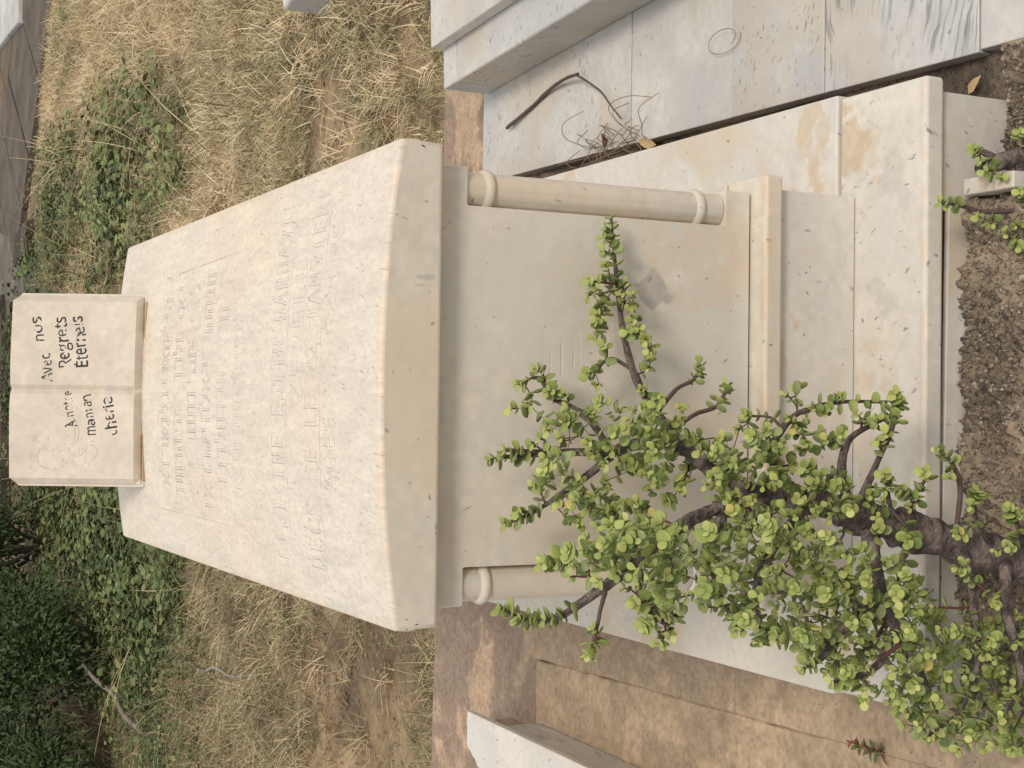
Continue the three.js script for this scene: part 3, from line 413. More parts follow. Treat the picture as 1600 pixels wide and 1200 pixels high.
function plant(name, label, BR, CL, seed) {
  const r = RNG(seed), g = thing(name, label, 'shrub'), leaves = [], skel = [];
  for (const [k, pts] of Object.entries(BR)) {
    const R = pts[0][3], c = frames(pts), n = Math.ceil(c.getLength() / 0.012); for (let i = 0; i <= n; i++) skel.push({ p: c.getPoint(i / n), r: mix(pts[0][3], pts[pts.length - 1][3], i / n) });
    const m = part(k === 'trunk' ? 'trunk' : 'branch', tube(pts, Math.max(14, Math.ceil(c.getLength() / 0.007)), R > 0.012 ? 14 : 8, R > 0.012 ? 0.22 : 0.14, k.length * 7 + k.charCodeAt(0)), R > 0.0055 ? mBark : mTwig, g);
    if (k !== 'trunk') leafyShoot(pts, 0.62 + 0.1 * r(), leaves, r);
  }
  for (const q of CL) {
    const c = V(...q); let best = null, bd = 1e9; for (const s of skel) { const d = s.p.distanceTo(c) + (s.p.y > c.y + 0.03 ? 0.05 : 0) + (s.p.z > c.z + 0.06 ? 0.06 : 0); if (d < bd && s.p.distanceTo(c) > 0.022) { bd = d; best = s; } }
    const a = best.p, d = c.clone().sub(a), L = d.length(), mid = a.clone().addScaledVector(d, 0.5).add(V(U(-0.15, 0.15, r) * L, U(-0.22, 0.02, r) * L, U(-0.02, 0.15, r) * L));
    const e = c.clone().addScaledVector(d.normalize(), 0.004).add(V(0, 0.008, 0.003)), r0 = Math.min(best.r * 0.8, 0.0018 + 0.022 * L), path = [[a.x, a.y, a.z, r0], [mid.x, mid.y, mid.z, r0 * 0.75], [c.x, c.y, c.z, r0 * 0.6], [e.x, e.y, e.z, 0.0013]];
    part('twig', tube(path, 12, 6, 0.16, 3 + (r() * 90 | 0)), r() < 0.3 ? mShoot : mTwig, g);
    leafyShoot(path, Math.max(0.25, 1 - 0.055 / Math.max(0.03, L)), leaves, r, U(0.0165, 0.0228, r), U(0.0098, 0.0135, r));
    const cc = frames(path); for (let i = 4; i <= 8; i += 2) skel.push({ p: cc.getPoint(i / 10), r: r0 * 0.7 });
  }
  leaves.sort((a, b) => a.p.distanceToSquared(camera.position) - b.p.distanceToSquared(camera.position));
  const pick = (k, rr) => { const q = clamp(k * 0.85 + 0.3 * (rr - 0.5)); return q > 0.82 ? 3 : q > 0.60 ? 2 : q > 0.38 ? 1 : rr < 0.3 ? 5 : rr < 0.6 ? 4 : 0; };
  leaves.forEach((l, i) => { l.c = r() < 0.006 ? 6 : pick(l.k, r()); if (i < 300) { const m = part('leaf', leafGeo, mLeaf[l.c], g); m.applyMatrix4(l.m); } });
  const rest = leaves.slice(300).map((l) => { const q = leafGeo.clone().applyMatrix4(l.m), n = q.attributes.position.count, a = new Float32Array(n * 3), v = 0.85 + 0.3 * r(), c = leafCols[l.c]; for (let i = 0; i < n; i++) { a[i * 3] = c[0] * v; a[i * 3 + 1] = c[1] * v; a[i * 3 + 2] = c[2] * v; } q.setAttribute('color', new THREE.BufferAttribute(a, 3)); return q; });
  if (rest.length) { const m = part('leaves', mergeGeometries(rest), mLeafV, g); m.userData.kind = 'stuff'; }
  console.log(name, 'leaves', leaves.length); return g;
}
const BR = {
  trunk: [[-.308,.122,.47,.0361],[-.273,.261,.42,.0342],[-.242,.369,.37,.0323],[-.218,.453,.34,.0294],[-.192,.536,.31,.0238],[-.171,.632,.28,.0163],[-.161,.694,.26,.0138],[-.104,.749,.22,.0116],[-.091,.811,.19,.0103],[-.109,.864,.165,.0095]],
  A1: [[-.109,.864,.165,.0086],[-.108,.922,.13,.0065],[-.113,.971,.11,.0043],[-.117,1.035,.1,.003]],
  A1b: [[-.108,.922,.13,.0043],[-.107,.977,.12,.0034],[-.105,1.033,.115,.0028]],
  A2: [[-.109,.864,.165,.0073],[-.053,.892,.14,.0065],[-.033,.918,.12,.0052],[-.017,.941,.1,.0043],[.015,.957,.09,.003]],
  A3: [[-.113,.864,.165,.0077],[-.148,.903,.15,.0069],[-.177,.945,.14,.0047],[-.203,.983,.13,.0034],[-.221,1.022,.12,.0026]],
  C: [[-.104,.749,.22,.0086],[-.047,.768,.16,.0077],[.002,.782,.12,.0069],[.073,.789,.085,.0056],[.163,.791,.06,.0043],[.23,.793,.05,.0034],[.295,.798,.045,.0024]],
  C1: [[-.036,.768,.16,.0043],[.002,.711,.13,.0036],[.016,.674,.12,.0033],[.034,.66,.12,.0026]],
  C2: [[-.062,.749,.19,.0043],[-.041,.691,.16,.0039],[-.029,.645,.15,.0034],[.001,.618,.14,.0026]],
  C3: [[.034,.789,.1,.0034],[.051,.815,.08,.003],[.028,.852,.09,.0026]],
  D: [[-.19,.646,.3,.012],[-.192,.76,.32,.0116],[-.225,.851,.33,.0108],[-.266,.902,.32,.0112],[-.302,.941,.3,.0095],[-.334,.98,.28,.0073],[-.359,1.014,.26,.0052],[-.365,1.048,.24,.0039],[-.346,1.093,.23,.0026]],
  D1: [[-.278,.919,.32,.0052],[-.232,.937,.33,.0043],[-.193,.955,.33,.0034]],
  D2: [[-.311,.958,.3,.0043],[-.283,.981,.29,.0039],[-.273,1.015,.28,.0034],[-.272,1.043,.28,.0026]],
  D3: [[-.318,.952,.3,.0043],[-.345,.966,.31,.0036],[-.379,.974,.31,.0033],[-.412,.983,.31,.0026]],
  D4: [[-.274,.902,.32,.0052],[-.32,.908,.34,.0043],[-.354,.897,.35,.0039],[-.389,.879,.35,.0026]],
  D5: [[-.354,.897,.35,.0034],[-.366,.861,.34,.003],[-.35,.846,.34,.0026]],
  E: [[-.198,.748,.32,.0086],[-.252,.806,.37,.0069],[-.304,.807,.39,.0047],[-.348,.79,.4,.0034],[-.373,.769,.4,.0026]],
  E2: [[-.2,.604,.33,.0103],[-.262,.719,.4,.0086],[-.318,.757,.42,.006],[-.37,.752,.43,.0034],[-.39,.75,.43,.0026]],
  F: [[-.176,.595,.3,.0095],[-.107,.633,.29,.0077],[-.049,.595,.29,.0056],[-.033,.57,.3,.0043],[-.02,.503,.3,.0034],[-.018,.4,.3,.0026]],
  G: [[-.202,.499,.33,.0095],[-.133,.52,.33,.0077],[-.085,.507,.33,.006],[-.055,.453,.33,.0043],[-.04,.416,.33,.0034],[-.016,.394,.33,.0026]],
  G2: [[-.191,.494,.34,.0069],[-.108,.456,.35,.0052],[-.074,.436,.35,.0043],[-.02,.407,.34,.0026]],
  H: [[-.216,.438,.37,.006],[-.178,.472,.39,.0043],[-.141,.483,.4,.0026]],
  H2: [[-.227,.392,.38,.006],[-.183,.431,.4,.0043],[-.141,.409,.41,.0026]],
  J: [[-.232,.484,.36,.0146],[-.331,.497,.4,.0116],[-.415,.456,.42,.0095],[-.486,.422,.43,.006],[-.55,.394,.43,.0034]],
  J2: [[-.331,.497,.4,.0103],[-.374,.593,.43,.0077],[-.419,.65,.44,.0052],[-.431,.681,.44,.0026]],
  J3: [[-.383,.472,.41,.0086],[-.436,.537,.44,.0069],[-.45,.596,.45,.0043],[-.453,.633,.45,.0026]],
  K: [[-.262,.346,.42,.012],[-.31,.359,.46,.0095],[-.368,.361,.47,.0077],[-.443,.355,.47,.0056],[-.515,.382,.46,.0034],[-.55,.448,.46,.0026]],
  K2: [[-.273,.267,.44,.012],[-.362,.299,.48,.0095],[-.468,.27,.48,.0069],[-.539,.308,.47,.0043]],
  L: [[-.273,.261,.42,.006],[-.216,.353,.47,.0043],[-.184,.374,.48,.0034],[-.161,.375,.49,.0026]],
  L2: [[-.275,.223,.44,.006],[-.216,.289,.49,.0043],[-.189,.32,.5,.0026]],
  L3: [[-.253,.341,.4,.0034],[-.158,.328,.4,.0047],[-.121,.345,.4,.0041],[-.1,.361,.39,.0026]],
};
const CL = [[.182,.843,.07],[.15,.823,.07],[.119,.829,.08],[.088,.841,.08],[.179,.776,.07],[.14,.778,.08],[.101,.77,.1],[.069,.742,.1],[.031,.767,.12],[.025,.864,.1],[.234,.812,.06],[.259,.815,.06],[.165,.838,.08],[.133,.835,.08],[.106,.846,.09],[.159,.778,.09],[.119,.78,.1],[.084,.766,.11],[.051,.762,.12],[.207,.818,.07],[.276,.804,.05],[.006,.857,.11],[.066,.836,.1],[.095,.79,.1],[.156,.791,.08],[.16,.849,.07],[.025,.957,.09],[.003,.997,.1],[-.03,.984,.11],[-.009,.954,.12],[-.015,.93,.13],[-.037,1.005,.1],[-.059,.959,.13],[-.087,.946,.15],[-.08,.922,.16],[-.118,1.043,.1],[-.098,.985,.13],[-.089,.97,.13],[-.221,1.026,.12],[-.205,1.002,.13],[-.166,.979,.13],[-.155,.961,.14],[-.194,.954,.15],[-.217,.942,.2],[-.183,.914,.18],[-.153,.892,.2],[-.174,.901,.2],[-.194,.898,.25],[-.129,.866,.24],[-.101,.855,.24],[-.121,.872,.22],[-.136,.852,.26],[-.133,.831,.28],[-.116,.819,.28],[-.149,.856,.3],[-.078,.818,.22],[-.058,.83,.18],[-.036,.806,.18],[-.02,.775,.17],[-.004,.794,.15],[-.057,.782,.24],[.041,.658,.12],[.007,.616,.14],[-.045,.64,.24],[-.064,.658,.24],[-.087,.722,.28],[-.099,.772,.3],[-.108,.734,.32],[-.134,.732,.34],[-.141,.768,.33],[-.088,.66,.3],[-.112,.679,.33],[-.012,.599,.29],[.001,.568,.28],[-.033,.559,.3],[-.033,.527,.3],[-.013,.501,.3],[-.063,.605,.32],[-.085,.552,.34],[-.143,.587,.36],[-.153,.556,.37],[-.178,.641,.38],[-.043,.493,.34],[-.048,.452,.34],[-.076,.449,.36],[-.087,.462,.36],[-.139,.483,.4],[-.01,.412,.34],[-.139,.411,.41],[-.239,.464,.43],[-.187,.439,.41],[-.186,.555,.4],[-.195,.703,.38],[-.224,.687,.4],[-.195,.737,.36],[-.285,.419,.5],[-.273,.401,.49],[-.185,.386,.49],[-.227,.4,.48],[-.245,.32,.51],[-.195,.297,.5],[-.334,.364,.52],[-.394,.373,.52],[-.255,.338,.5],[-.347,1.087,.23],[-.362,1.059,.24],[-.361,1.025,.26],[-.406,.98,.31],[-.374,.972,.31],[-.389,.879,.35],[-.353,.902,.35],[-.348,.846,.34],[-.37,.772,.4],[-.385,.752,.43],[-.273,1.015,.28],[-.272,1.043,.28],[-.193,.955,.33],[-.293,.998,.29],[-.101,.361,.39],[-.136,.354,.41],[-.053,.462,.34],[-.378,.868,.36],[-.385,.73,.44],[-.411,.606,.425],[-.534,.464,.463],[-.298,.744,.503],[-.536,.15,.35],[-.375,.664,.394],[-.323,.875,.378],[-.259,.833,.333],[-.483,.472,.419],[-.296,.889,.486],[-.579,.202,.341],[-.517,.339,.327],[-.229,.684,.309],[-.448,.564,.382],[-.223,.974,.52],[-.503,.219,.437],[-.524,.347,.317],[-.376,.531,.513],[-.442,.494,.339],[-.254,.903,.393],[-.317,.582,.427],[-.337,1.005,.514],[-.432,.636,.491],[-.483,.442,.369],[-.378,.433,.511],[-.569,.234,.427],[-.276,.749,.478],[-.414,.484,.361],[-.322,.456,.435],[-.394,.618,.457],[-.333,.847,.519],[-.313,.666,.485],[-.208,.928,.428],[-.382,.306,.308],[-.301,.658,.456],[-.605,.148,.319],[-.215,.895,.505],[-.519,.334,.509],[-.458,.502,.489],[-.266,.533,.314],[-.33,.588,.428],[-.274,.917,.436],[-.321,.523,.47],[-.297,.837,.488],[-.368,.431,.319],[-.304,.68,.336],[-.398,.314,.291],[-.569,.322,.516],[-.414,.634,.401],[-.337,.675,.427],[-.278,.98,.49],[-.38,.437,.333],[-.405,.202,.365],[-.383,.253,.44],[-.376,.341,.369],[-.243,.986,.461],[-.382,.507,.383],[-.404,.495,.424],[-.207,.941,.416],[-.265,.982,.377],[-.268,.878,.514],[-.298,.778,.479],[-.342,.79,.355],[-.308,.47,.417],[-.318,.472,.429],[-.576,.284,.343],[-.487,.179,.327],[-.233,.76,.387],[-.538,.459,.425],[-.483,.284,.482],[-.489,.538,.416],[-.318,.699,.405],[-.542,.382,.396],[-.3,.445,.299],[-.387,.419,.362],[-.463,.577,.467],[-.338,.502,.438],[-.279,.915,.309],[-.293,.6,.494],[-.492,.455,.492],[-.271,.838,.486],[-.311,.948,.464],[-.364,.587,.366],[-.577,.319,.351],[-.414,.377,.376],[-.242,.815,.386],[-.44,.445,.302],[-.425,.388,.335],[-.374,.743,.448],[-.235,1.113,.485],[-.206,.679,.306],[-.257,.711,.33],[-.53,.401,.346],[-.226,1.052,.48],[-.524,.296,.399],[-.223,.966,.357],[-.264,1.037,.431],[-.402,.269,.458],[-.248,.845,.423],[-.295,.959,.426],[-.259,.835,.474],[-.442,.611,.417],[-.251,1.118,.437],[-.282,.819,.388],[-.568,.326,.489],[-.223,1.036,.504],[-.354,.39,.419],[-.338,.514,.431],[-.338,.812,.493],[-.437,.223,.317],[-.29,.422,.37],[-.34,.753,.367],[-.249,1.044,.425],[-.28,.764,.469],[-.352,.601,.426],[-.26,1.067,.419],[-.262,.69,.469],[-.247,.912,.373],[-.334,.486,.444],[-.305,.902,.467],[-.266,.569,.398],[-.527,.383,.464],[-.226,.708,.294],[-.275,.504,.432],[-.433,.464,.457],[-.251,.712,.45],[-.441,.543,.314],[-.399,.602,.409],[-.525,.27,.436],[-.231,.836,.454],[-.35,.639,.508],[-.454,.455,.316],[-.284,.948,.339],[-.245,.727,.443],[-.242,.846,.3],[-.268,.843,.391],[-.292,.432,.301],[-.485,.378,.435],[-.206,1.022,.435],[-.34,.875,.315],[-.285,.865,.323],[-.477,.161,.368],[-.447,.147,.361],[-.494,.274,.403],[-.302,.833,.425],[-.438,.331,.365],[-.436,.413,.295],[-.403,.502,.304],[-.239,.908,.487],[-.304,.845,.334],[-.31,.813,.507],[-.303,.749,.388],[-.42,.482,.329],[-.359,.717,.421],[-.389,.52,.308],[-.425,.214,.347],[-.394,.52,.426],[-.327,.935,.375],[-.455,.406,.309],[-.291,.591,.44],[-.489,.177,.348],[-.423,.353,.511],[-.271,.664,.334],[-.32,.493,.329],[-.341,.867,.355],[-.293,.507,.475],[-.405,.287,.492],[-.21,.988,.476],[-.38,.639,.342],[-.391,.236,.382],[-.424,.27,.414],[-.428,.477,.411],[-.246,.617,.505],[-.22,.886,.468],[-.328,.632,.406],[-.606,.272,.323],[-.211,.8,.519],[-.408,.495,.518],[-.276,1.0,.479],[-.263,.656,.463],[-.34,.61,.462],[-.254,.642,.506],[-.25,.968,.463],[-.283,.647,.424],[-.308,.584,.415],[-.4,.372,.43],[-.619,.096,.302],[-.368,.754,.432],[-.235,.597,.313],[-.542,.388,.49],[-.34,.591,.315],[-.618,.134,.354],[-.191,.824,.462],[-.312,.923,.326],[-.348,.747,.334],[-.224,1.038,.403],[-.427,.536,.506],[-.197,.802,.515],[-.486,.462,.31],[-.301,.796,.294],[-.355,.466,.33],[-.57,.39,.473],[-.492,.351,.439],[-.195,1.02,.483],[-.572,.283,.407],[-.43,.495,.388],[-.22,.936,.481],[-.437,.212,.375],[-.233,.774,.479],[-.337,.598,.423],[-.477,.227,.314],[-.265,.918,.296],[-.485,.388,.401],[-.449,.523,.367],[-.361,.736,.516],[-.507,.411,.301],[-.567,.396,.4],[-.38,.664,.462],[-.306,.649,.362],[-.492,.421,.446],[-.398,.456,.378],[-.553,.349,.341],[-.453,.516,.307],[-.413,.391,.425],[-.355,.56,.444],[-.282,.765,.418],[-.319,.477,.367],[-.322,.845,.313],[-.544,.353,.331],[-.272,1.068,.49],[-.39,.658,.377],[-.296,.929,.429],[-.327,.705,.329],[-.28,.62,.346],[-.265,.56,.305],[-.373,.723,.518],[-.212,.726,.351],[-.44,.426,.389],[-.481,.504,.327],[-.223,.637,.391],[-.344,.546,.514],[-.324,.523,.378],[-.325,.322,.291],[-.242,.975,.384],[-.388,.561,.43],[-.42,.578,.368],[-.545,.14,.299],[-.439,.554,.446],[-.582,.286,.39],[-.413,.387,.497],[-.224,.696,.514],[-.456,.257,.43],[-.371,.263,.465],[-.302,.677,.46],[-.448,.238,.307],[-.493,.468,.428],[-.313,.849,.467],[-.377,.371,.47],[-.272,.892,.425],[-.211,.778,.461],[-.466,.376,.475],[-.449,.423,.48],[-.284,.693,.343],[-.327,.992,.517],[-.344,.502,.493],[-.481,.333,.312],[-.376,.602,.359],[-.352,.627,.31],[-.343,.615,.411],[-.459,.268,.323],[-.215,.964,.391],[-.241,.722,.371],[-.264,.846,.424],[-.51,.434,.362],[-.421,.203,.316],[-.352,.306,.29],[-.376,.54,.497],[-.53,.415,.378],[-.499,.258,.438],[-.34,.773,.307],[-.569,.204,.306],[-.378,.559,.413],[-.211,.901,.437],[-.566,.369,.503],[-.328,.441,.351],[-.366,.76,.492],[-.231,.75,.514],[-.451,.345,.376],[-.421,.466,.422],[-.423,.098,.31],[-.234,.657,.444],[-.238,1.056,.473],[-.265,.998,.481],[-.388,.298,.43],[-.582,.347,.366],[-.566,.104,.322],[-.296,.596,.388],[-.334,.539,.434],[-.571,.146,.299],[-.573,.161,.365],[-.421,.352,.487],[-.288,.606,.428],[-.376,.454,.501],[-.534,.244,.317],[-.257,.733,.407],[-.481,.331,.346],[-.387,.691,.437],[-.217,1.024,.513],[-.239,1.059,.436],[-.43,.555,.51],[-.257,.854,.465],[-.139,.672,.195],[-.054,.996,.263],[-.073,.926,.296],[-.175,.927,.185],[-.158,.813,.303],[-.181,.684,.232],[-.125,1.074,.337],[-.234,.891,.255],[-.199,.841,.237],[-.103,.862,.184],[-.208,.859,.309],[-.05,.808,.227],[-.084,.752,.266],[-.238,.656,.181],[-.238,.879,.289],[-.128,.73,.198],[-.184,.771,.203],[-.11,.901,.18],[-.17,.908,.23],[-.191,.97,.292],[-.063,.779,.24],[-.199,.882,.187],[-.11,1.071,.339],[-.09,.83,.287],[-.086,.983,.304],[-.219,.783,.291],[-.122,.831,.208],[-.105,.886,.33],[-.073,.882,.313],[-.102,.99,.287],[-.042,.942,.247],[-.128,.803,.255],[-.178,1.016,.334],[-.254,.788,.236],[-.092,.884,.336],[-.149,1.064,.293],[-.09,.918,.249],[-.22,.823,.212],[-.151,.992,.294],[-.07,.906,.308],[-.078,.771,.261],[-.192,.97,.204],[-.037,.78,.25],[-.077,.824,.284],[-.212,.973,.322],[-.184,.878,.271],[-.057,.858,.273],[-.069,1.034,.275],[-.027,.959,.303],[-.211,.903,.255],[-.156,.953,.187],[-.145,.727,.191],[-.112,.784,.225],[-.167,.97,.293],[-.156,.717,.277],[-.036,.876,.33],[-.242,.88,.333],[-.04,.972,.228],[-.037,.934,.315],[-.184,.736,.286],[-.119,.96,.312],[-.038,.896,.3],[-.14,1.027,.264],[-.211,.764,.315],[-.154,.77,.318],[-.125,.983,.204],[-.128,.612,.364],[-.202,.508,.337],[-.177,.77,.377],[-.123,.612,.321],[-.223,.495,.399],[-.068,.663,.323],[-.18,.458,.372],[-.104,.815,.401],[-.199,.704,.331],[-.145,.767,.351],[-.191,.676,.381],[-.073,.559,.379],[-.175,.607,.327],[-.141,.526,.306],[-.175,.761,.415],[-.224,.643,.397],[-.187,.628,.399],[-.097,.662,.349],[-.122,.723,.348],[-.099,.568,.304],[-.182,.574,.377],[-.159,.483,.398],[-.077,.764,.42],[-.175,.544,.388],[-.19,.474,.362],[-.129,.668,.355],[-.085,.606,.348],[-.155,.61,.365],[-.16,.617,.322],[-.21,.489,.387],[-.222,.642,.372],[-.073,.601,.313],[-.195,.583,.366],[-.222,.396,.302],[-.097,.592,.314],[-.06,.58,.311],[-.106,.705,.356],[-.152,.692,.36],[-.074,.542,.308],[-.167,.455,.348],[-.196,.689,.362],[-.203,.572,.377],[-.131,.673,.305],[-.164,.45,.403],[-.141,.618,.388],[-.084,.736,.31],[-.169,.733,.336],[-.15,.705,.342],[-.127,.794,.387],[-.05,.626,.333],[-.142,.675,.371],[-.17,.485,.364],[-.198,.666,.399],[-.155,.596,.371],[-.085,.645,.334],[-.122,.79,.411]];
plant('succulent_shrub', 'sprawling succulent shrub with round green leaves and dark gnarled trunk before the tomb', BR, CL, 5);
plant('succulent_shrub', 'small succulent shrub with twisted grey stem beside the white kerb stone', {
  trunk: [[0.47, 0.0, 0.40, 0.02], [0.44, 0.07, 0.34, 0.018], [0.415, 0.145, 0.30, 0.015], [0.40, 0.185, 0.285, 0.009]],
  a: [[0.415, 0.145, 0.30, 0.009], [0.43, 0.175, 0.29, 0.006], [0.432, 0.195, 0.285, 0.003]],
  b: [[0.42, 0.12, 0.315, 0.010], [0.37, 0.10, 0.32, 0.007], [0.31, 0.12, 0.33, 0.005]],
  c: [[0.33, 0.10, 0.325, 0.005], [0.322, 0.175, 0.305, 0.004], [0.327, 0.222, 0.30, 0.0035], [0.333, 0.282, 0.30, 0.0025]],
}, [[0.43, 0.19, 0.29], [0.41, 0.185, 0.30], [0.395, 0.18, 0.305], [0.385, 0.16, 0.32], [0.46, 0.12, 0.33], [0.30, 0.17, 0.31], [0.285, 0.15, 0.32], [0.30, 0.13, 0.33], [0.265, 0.125, 0.33], [0.275, 0.10, 0.34], [0.31, 0.19, 0.305], [0.35, 0.13, 0.34], [0.445, 0.10, 0.36]], 9);

// ---------------------------------------------------------------- grass, weeds and bushes beyond the platform
function bladeStrip(out, p, dir, len, wid, curl, r) { // curved tapering blade
  const n = 4, side = V(-dir.z, 0, dir.x).normalize(), s0 = out.pos.length / 3;
  for (let i = 0; i <= n; i++) { const t = i / n, q = p.clone().addScaledVector(dir, len * t * (0.35 + curl * 0.65 * t)).add(V(0, len * (t * (1 - 0.42 * curl * t)) * Math.max(0.12, 1 - curl * 0.62), 0)), w = wid * (1 - t * 0.85) * 0.5; out.pos.push(q.x - side.x * w, q.y, q.z - side.z * w, q.x + side.x * w, q.y + 0.0006, q.z + side.z * w); if (i < n) { const a = s0 + i * 2; out.idx.push(a, a + 1, a + 2, a + 1, a + 3, a + 2); } }
}
function toGeo(o) { const g = new THREE.BufferGeometry(); g.setAttribute('position', new THREE.Float32BufferAttribute(o.pos, 3)); g.setIndex(o.idx); g.computeVertexNormals(); return g; }
function tuft(seed, n, spread, l0, l1, w0, w1, c0, c1) { const r = RNG(seed), o = { pos: [], idx: [] }; for (let i = 0; i < n; i++) { const a = r() * 6.28, q = V(U(-1, 1, r) * spread, 0, U(-1, 1, r) * spread); bladeStrip(o, q, V(Math.cos(a), 0, Math.sin(a)), U(l0, l1, r), U(w0, w1, r), U(c0, c1, r), r); } return toGeo(o); }
const mGrass = new THREE.MeshStandardMaterial({ color: 0xffffff, roughness: 0.9, side: THREE.DoubleSide });
function scatter(name, label, geo, n, mat, cols, where, s0, s1, seed, tilt = 0.25) {
  const r = RNG(seed), im = shade(new THREE.InstancedMesh(geo, mat, n)), o = new THREE.Object3D(), c = new THREE.Color();
  for (let i = 0; i < n; i++) { let [x, z] = where(r); for (let k = 0; k < 12 && onPath(x, z); k++) [x, z] = where(r); if (onPath(x, z)) continue; o.position.set(x, gyAt(x, z) - 0.004, z); o.rotation.set(U(-tilt, tilt, r), r() * 6.28, U(-tilt, tilt, r)); o.scale.setScalar(U(s0, s1, r)); o.updateMatrix(); im.setMatrixAt(i, o.matrix); const q = cols[Math.floor(r() * cols.length)], k = U(0.75, 1.25, r); im.setColorAt(i, c.setRGB(q[0] * k, q[1] * k, q[2] * k)); }
  im.name = numbered(name); im.userData = { kind: 'stuff', label, category: name.replace('_', ' ') }; scene.add(im);
}
const straw = [[0.68, 0.54, 0.34], [0.80, 0.67, 0.45], [0.54, 0.42, 0.255], [0.64, 0.53, 0.325], [0.30, 0.225, 0.135]], olive = [[0.36, 0.325, 0.175], [0.44, 0.385, 0.225], [0.29, 0.275, 0.14], [0.53, 0.43, 0.26], [0.14, 0.13, 0.07]], green = [[0.055, 0.085, 0.03], [0.075, 0.11, 0.038], [0.05, 0.07, 0.026]];
const onPath = (x, z) => { const ex = x - 3.55, ez = z + 12.35, s = ex * -0.802 + ez * -0.597, t = ex * -0.597 + ez * 0.802; return (s > -1.3 && s < 3.4 && t > -1.7 && t < 1.75); };
const n2 = (x, z, s, p = 30) => fbm((x + 20) / 40, (z + 40) / 40, p, 4, s);
const inFan = (r, z0, z1, e = 1.25) => { const z = mix(z0, z1, Math.sqrt(r())), w = (2.35 - z) * 0.265 * e; return [U(-w, w, r) - 0.04, z]; };
const bare = (x, z) => x < 0.2 ? sstep(-3.05, -3.3, z) * sstep(-4.2, -3.9, z) : sstep(-3.5, -3.65, z) * sstep(-4.25, -4.05, z) * sstep(0.5, 0.7, x) * sstep(1.6, 1.3, x);
const pickFan = (z0, z1, ok) => (r) => { for (; ;) { const q = inFan(r, z0, z1); if (ok(q[0], q[1], r)) return q; } };
// matted dry grass right of the tomb and behind it
const rightSide = (x, z, r) => x > -0.2 && r() > bare(x, z) * 0.85 && n2(x, z, 301) + 0.25 * r() > 0.42 && !(z < -6.6 && x < 2.0 && r() < 0.75);
scatter('dry_grass', 'matted straw coloured grass beyond the pavement', tuft(1, 24, 0.05, 0.06, 0.15, 0.0028, 0.0062, 0.5, 1.0), 7200, mGrass, straw, pickFan(-2.47, -10.8, rightSide), 0.7, 1.25, 311, 0.5);
scatter('dry_grass', 'dull olive grass mixed into the straw', tuft(2, 22, 0.05, 0.05, 0.13, 0.0025, 0.005, 0.4, 0.95), 3000, mGrass, olive, pickFan(-2.47, -8, (x, z, r) => rightSide(x, z, r) && n2(x, z, 305, 44) > 0.46), 0.7, 1.2, 312, 0.5);
const leftSide = (x, z, r) => x < 0 && r() > bare(x, z) * 0.80 && n2(x, z, 302) + 0.3 * r() > 0.52;
scatter('dry_grass', 'sparse dry grass on brown earth left of the tomb', tuft(3, 18, 0.06, 0.06, 0.18, 0.0024, 0.005, 0.45, 1.0), 3900, mGrass, [...straw.slice(2), ...olive, [0.26, 0.20, 0.12], [0.18, 0.15, 0.085]], pickFan(-2.5, -7.5, leftSide), 0.6, 1.2, 313, 0.5);
scatter('dry_grass', 'short greying grass along the pavement edge', tuft(4, 22, 0.04, 0.04, 0.10, 0.0024, 0.0045, 0.3, 0.9), 1100, mGrass, olive, (r) => { const x = U(-1.7, 1.7, r); return [x, -2.475 - 0.6 * r() * r() - (x < 0 ? 0.03 * -x : 0)]; }, 0.6, 1.2, 314, 0.5);
scatter('dry_stalks', 'long thin dry stalks arching over the weeds', tuft(5, 3, 0.05, 0.35, 0.75, 0.003, 0.0055, 0.35, 0.9), 330, mGrass, straw, pickFan(-4.6, -9.6, (x, z, r) => r() < 0.8), 0.7, 1.5, 315, 0.5);
scatter('dry_grass', 'tall pale dry grass along the far footpath', tuft(6, 16, 0.08, 0.10, 0.28, 0.003, 0.006, 0.5, 1.0), 420, mGrass, straw, pickFan(-5.8, -9.2, (x, z, r) => x > 1.7 && r() < 0.9), 0.7, 1.3, 316, 0.4);
scatter('dry_grass', 'loose brown dead growth among the weeds behind the tomb', tuft(7, 14, 0.10, 0.10, 0.34, 0.0025, 0.005, 0.3, 0.95), 620, mGrass, [[0.30, 0.225, 0.135], [0.22, 0.165, 0.10], [0.42, 0.34, 0.20], [0.2, 0.19, 0.09]], pickFan(-4.8, -11, (x, z, r) => x < 1.9 && r() < 0.9), 0.6, 1.2, 318, 0.5);
// crumbs, dead leaves and small dark weeds on the bare earth
scatter('dead_leaves', 'small dark dead leaves scattered on the bare earth', (() => { const o = { pos: [], idx: [] }, r = RNG(8); for (let i = 0; i < 14; i++) { const p = V(U(-0.12, 0.12, r), U(0.002, 0.02, r), U(-0.12, 0.12, r)), a = r() * 6.28, d = V(Math.cos(a), U(-0.3, 0.5, r), Math.sin(a)).multiplyScalar(U(0.008, 0.022, r)), s = V(-d.z, U(-0.005, 0.005, r), d.x).multiplyScalar(0.45), k = o.pos.length / 3; for (const q of [p, p.clone().addScaledVector(d, 0.5).add(s), p.clone().add(d), p.clone().addScaledVector(d, 0.5).sub(s)]) o.pos.push(q.x, q.y, q.z); o.idx.push(k, k + 1, k + 2, k, k + 2, k + 3); } return toGeo(o); })(), 4600, mGrass, [[0.10, 0.075, 0.05], [0.16, 0.12, 0.08], [0.22, 0.15, 0.09], [0.07, 0.07, 0.05]], pickFan(-2.6, -9, (x, z, r) => x < 0.3 || r() < 0.3), 0.7, 1.2, 317, 0.2);
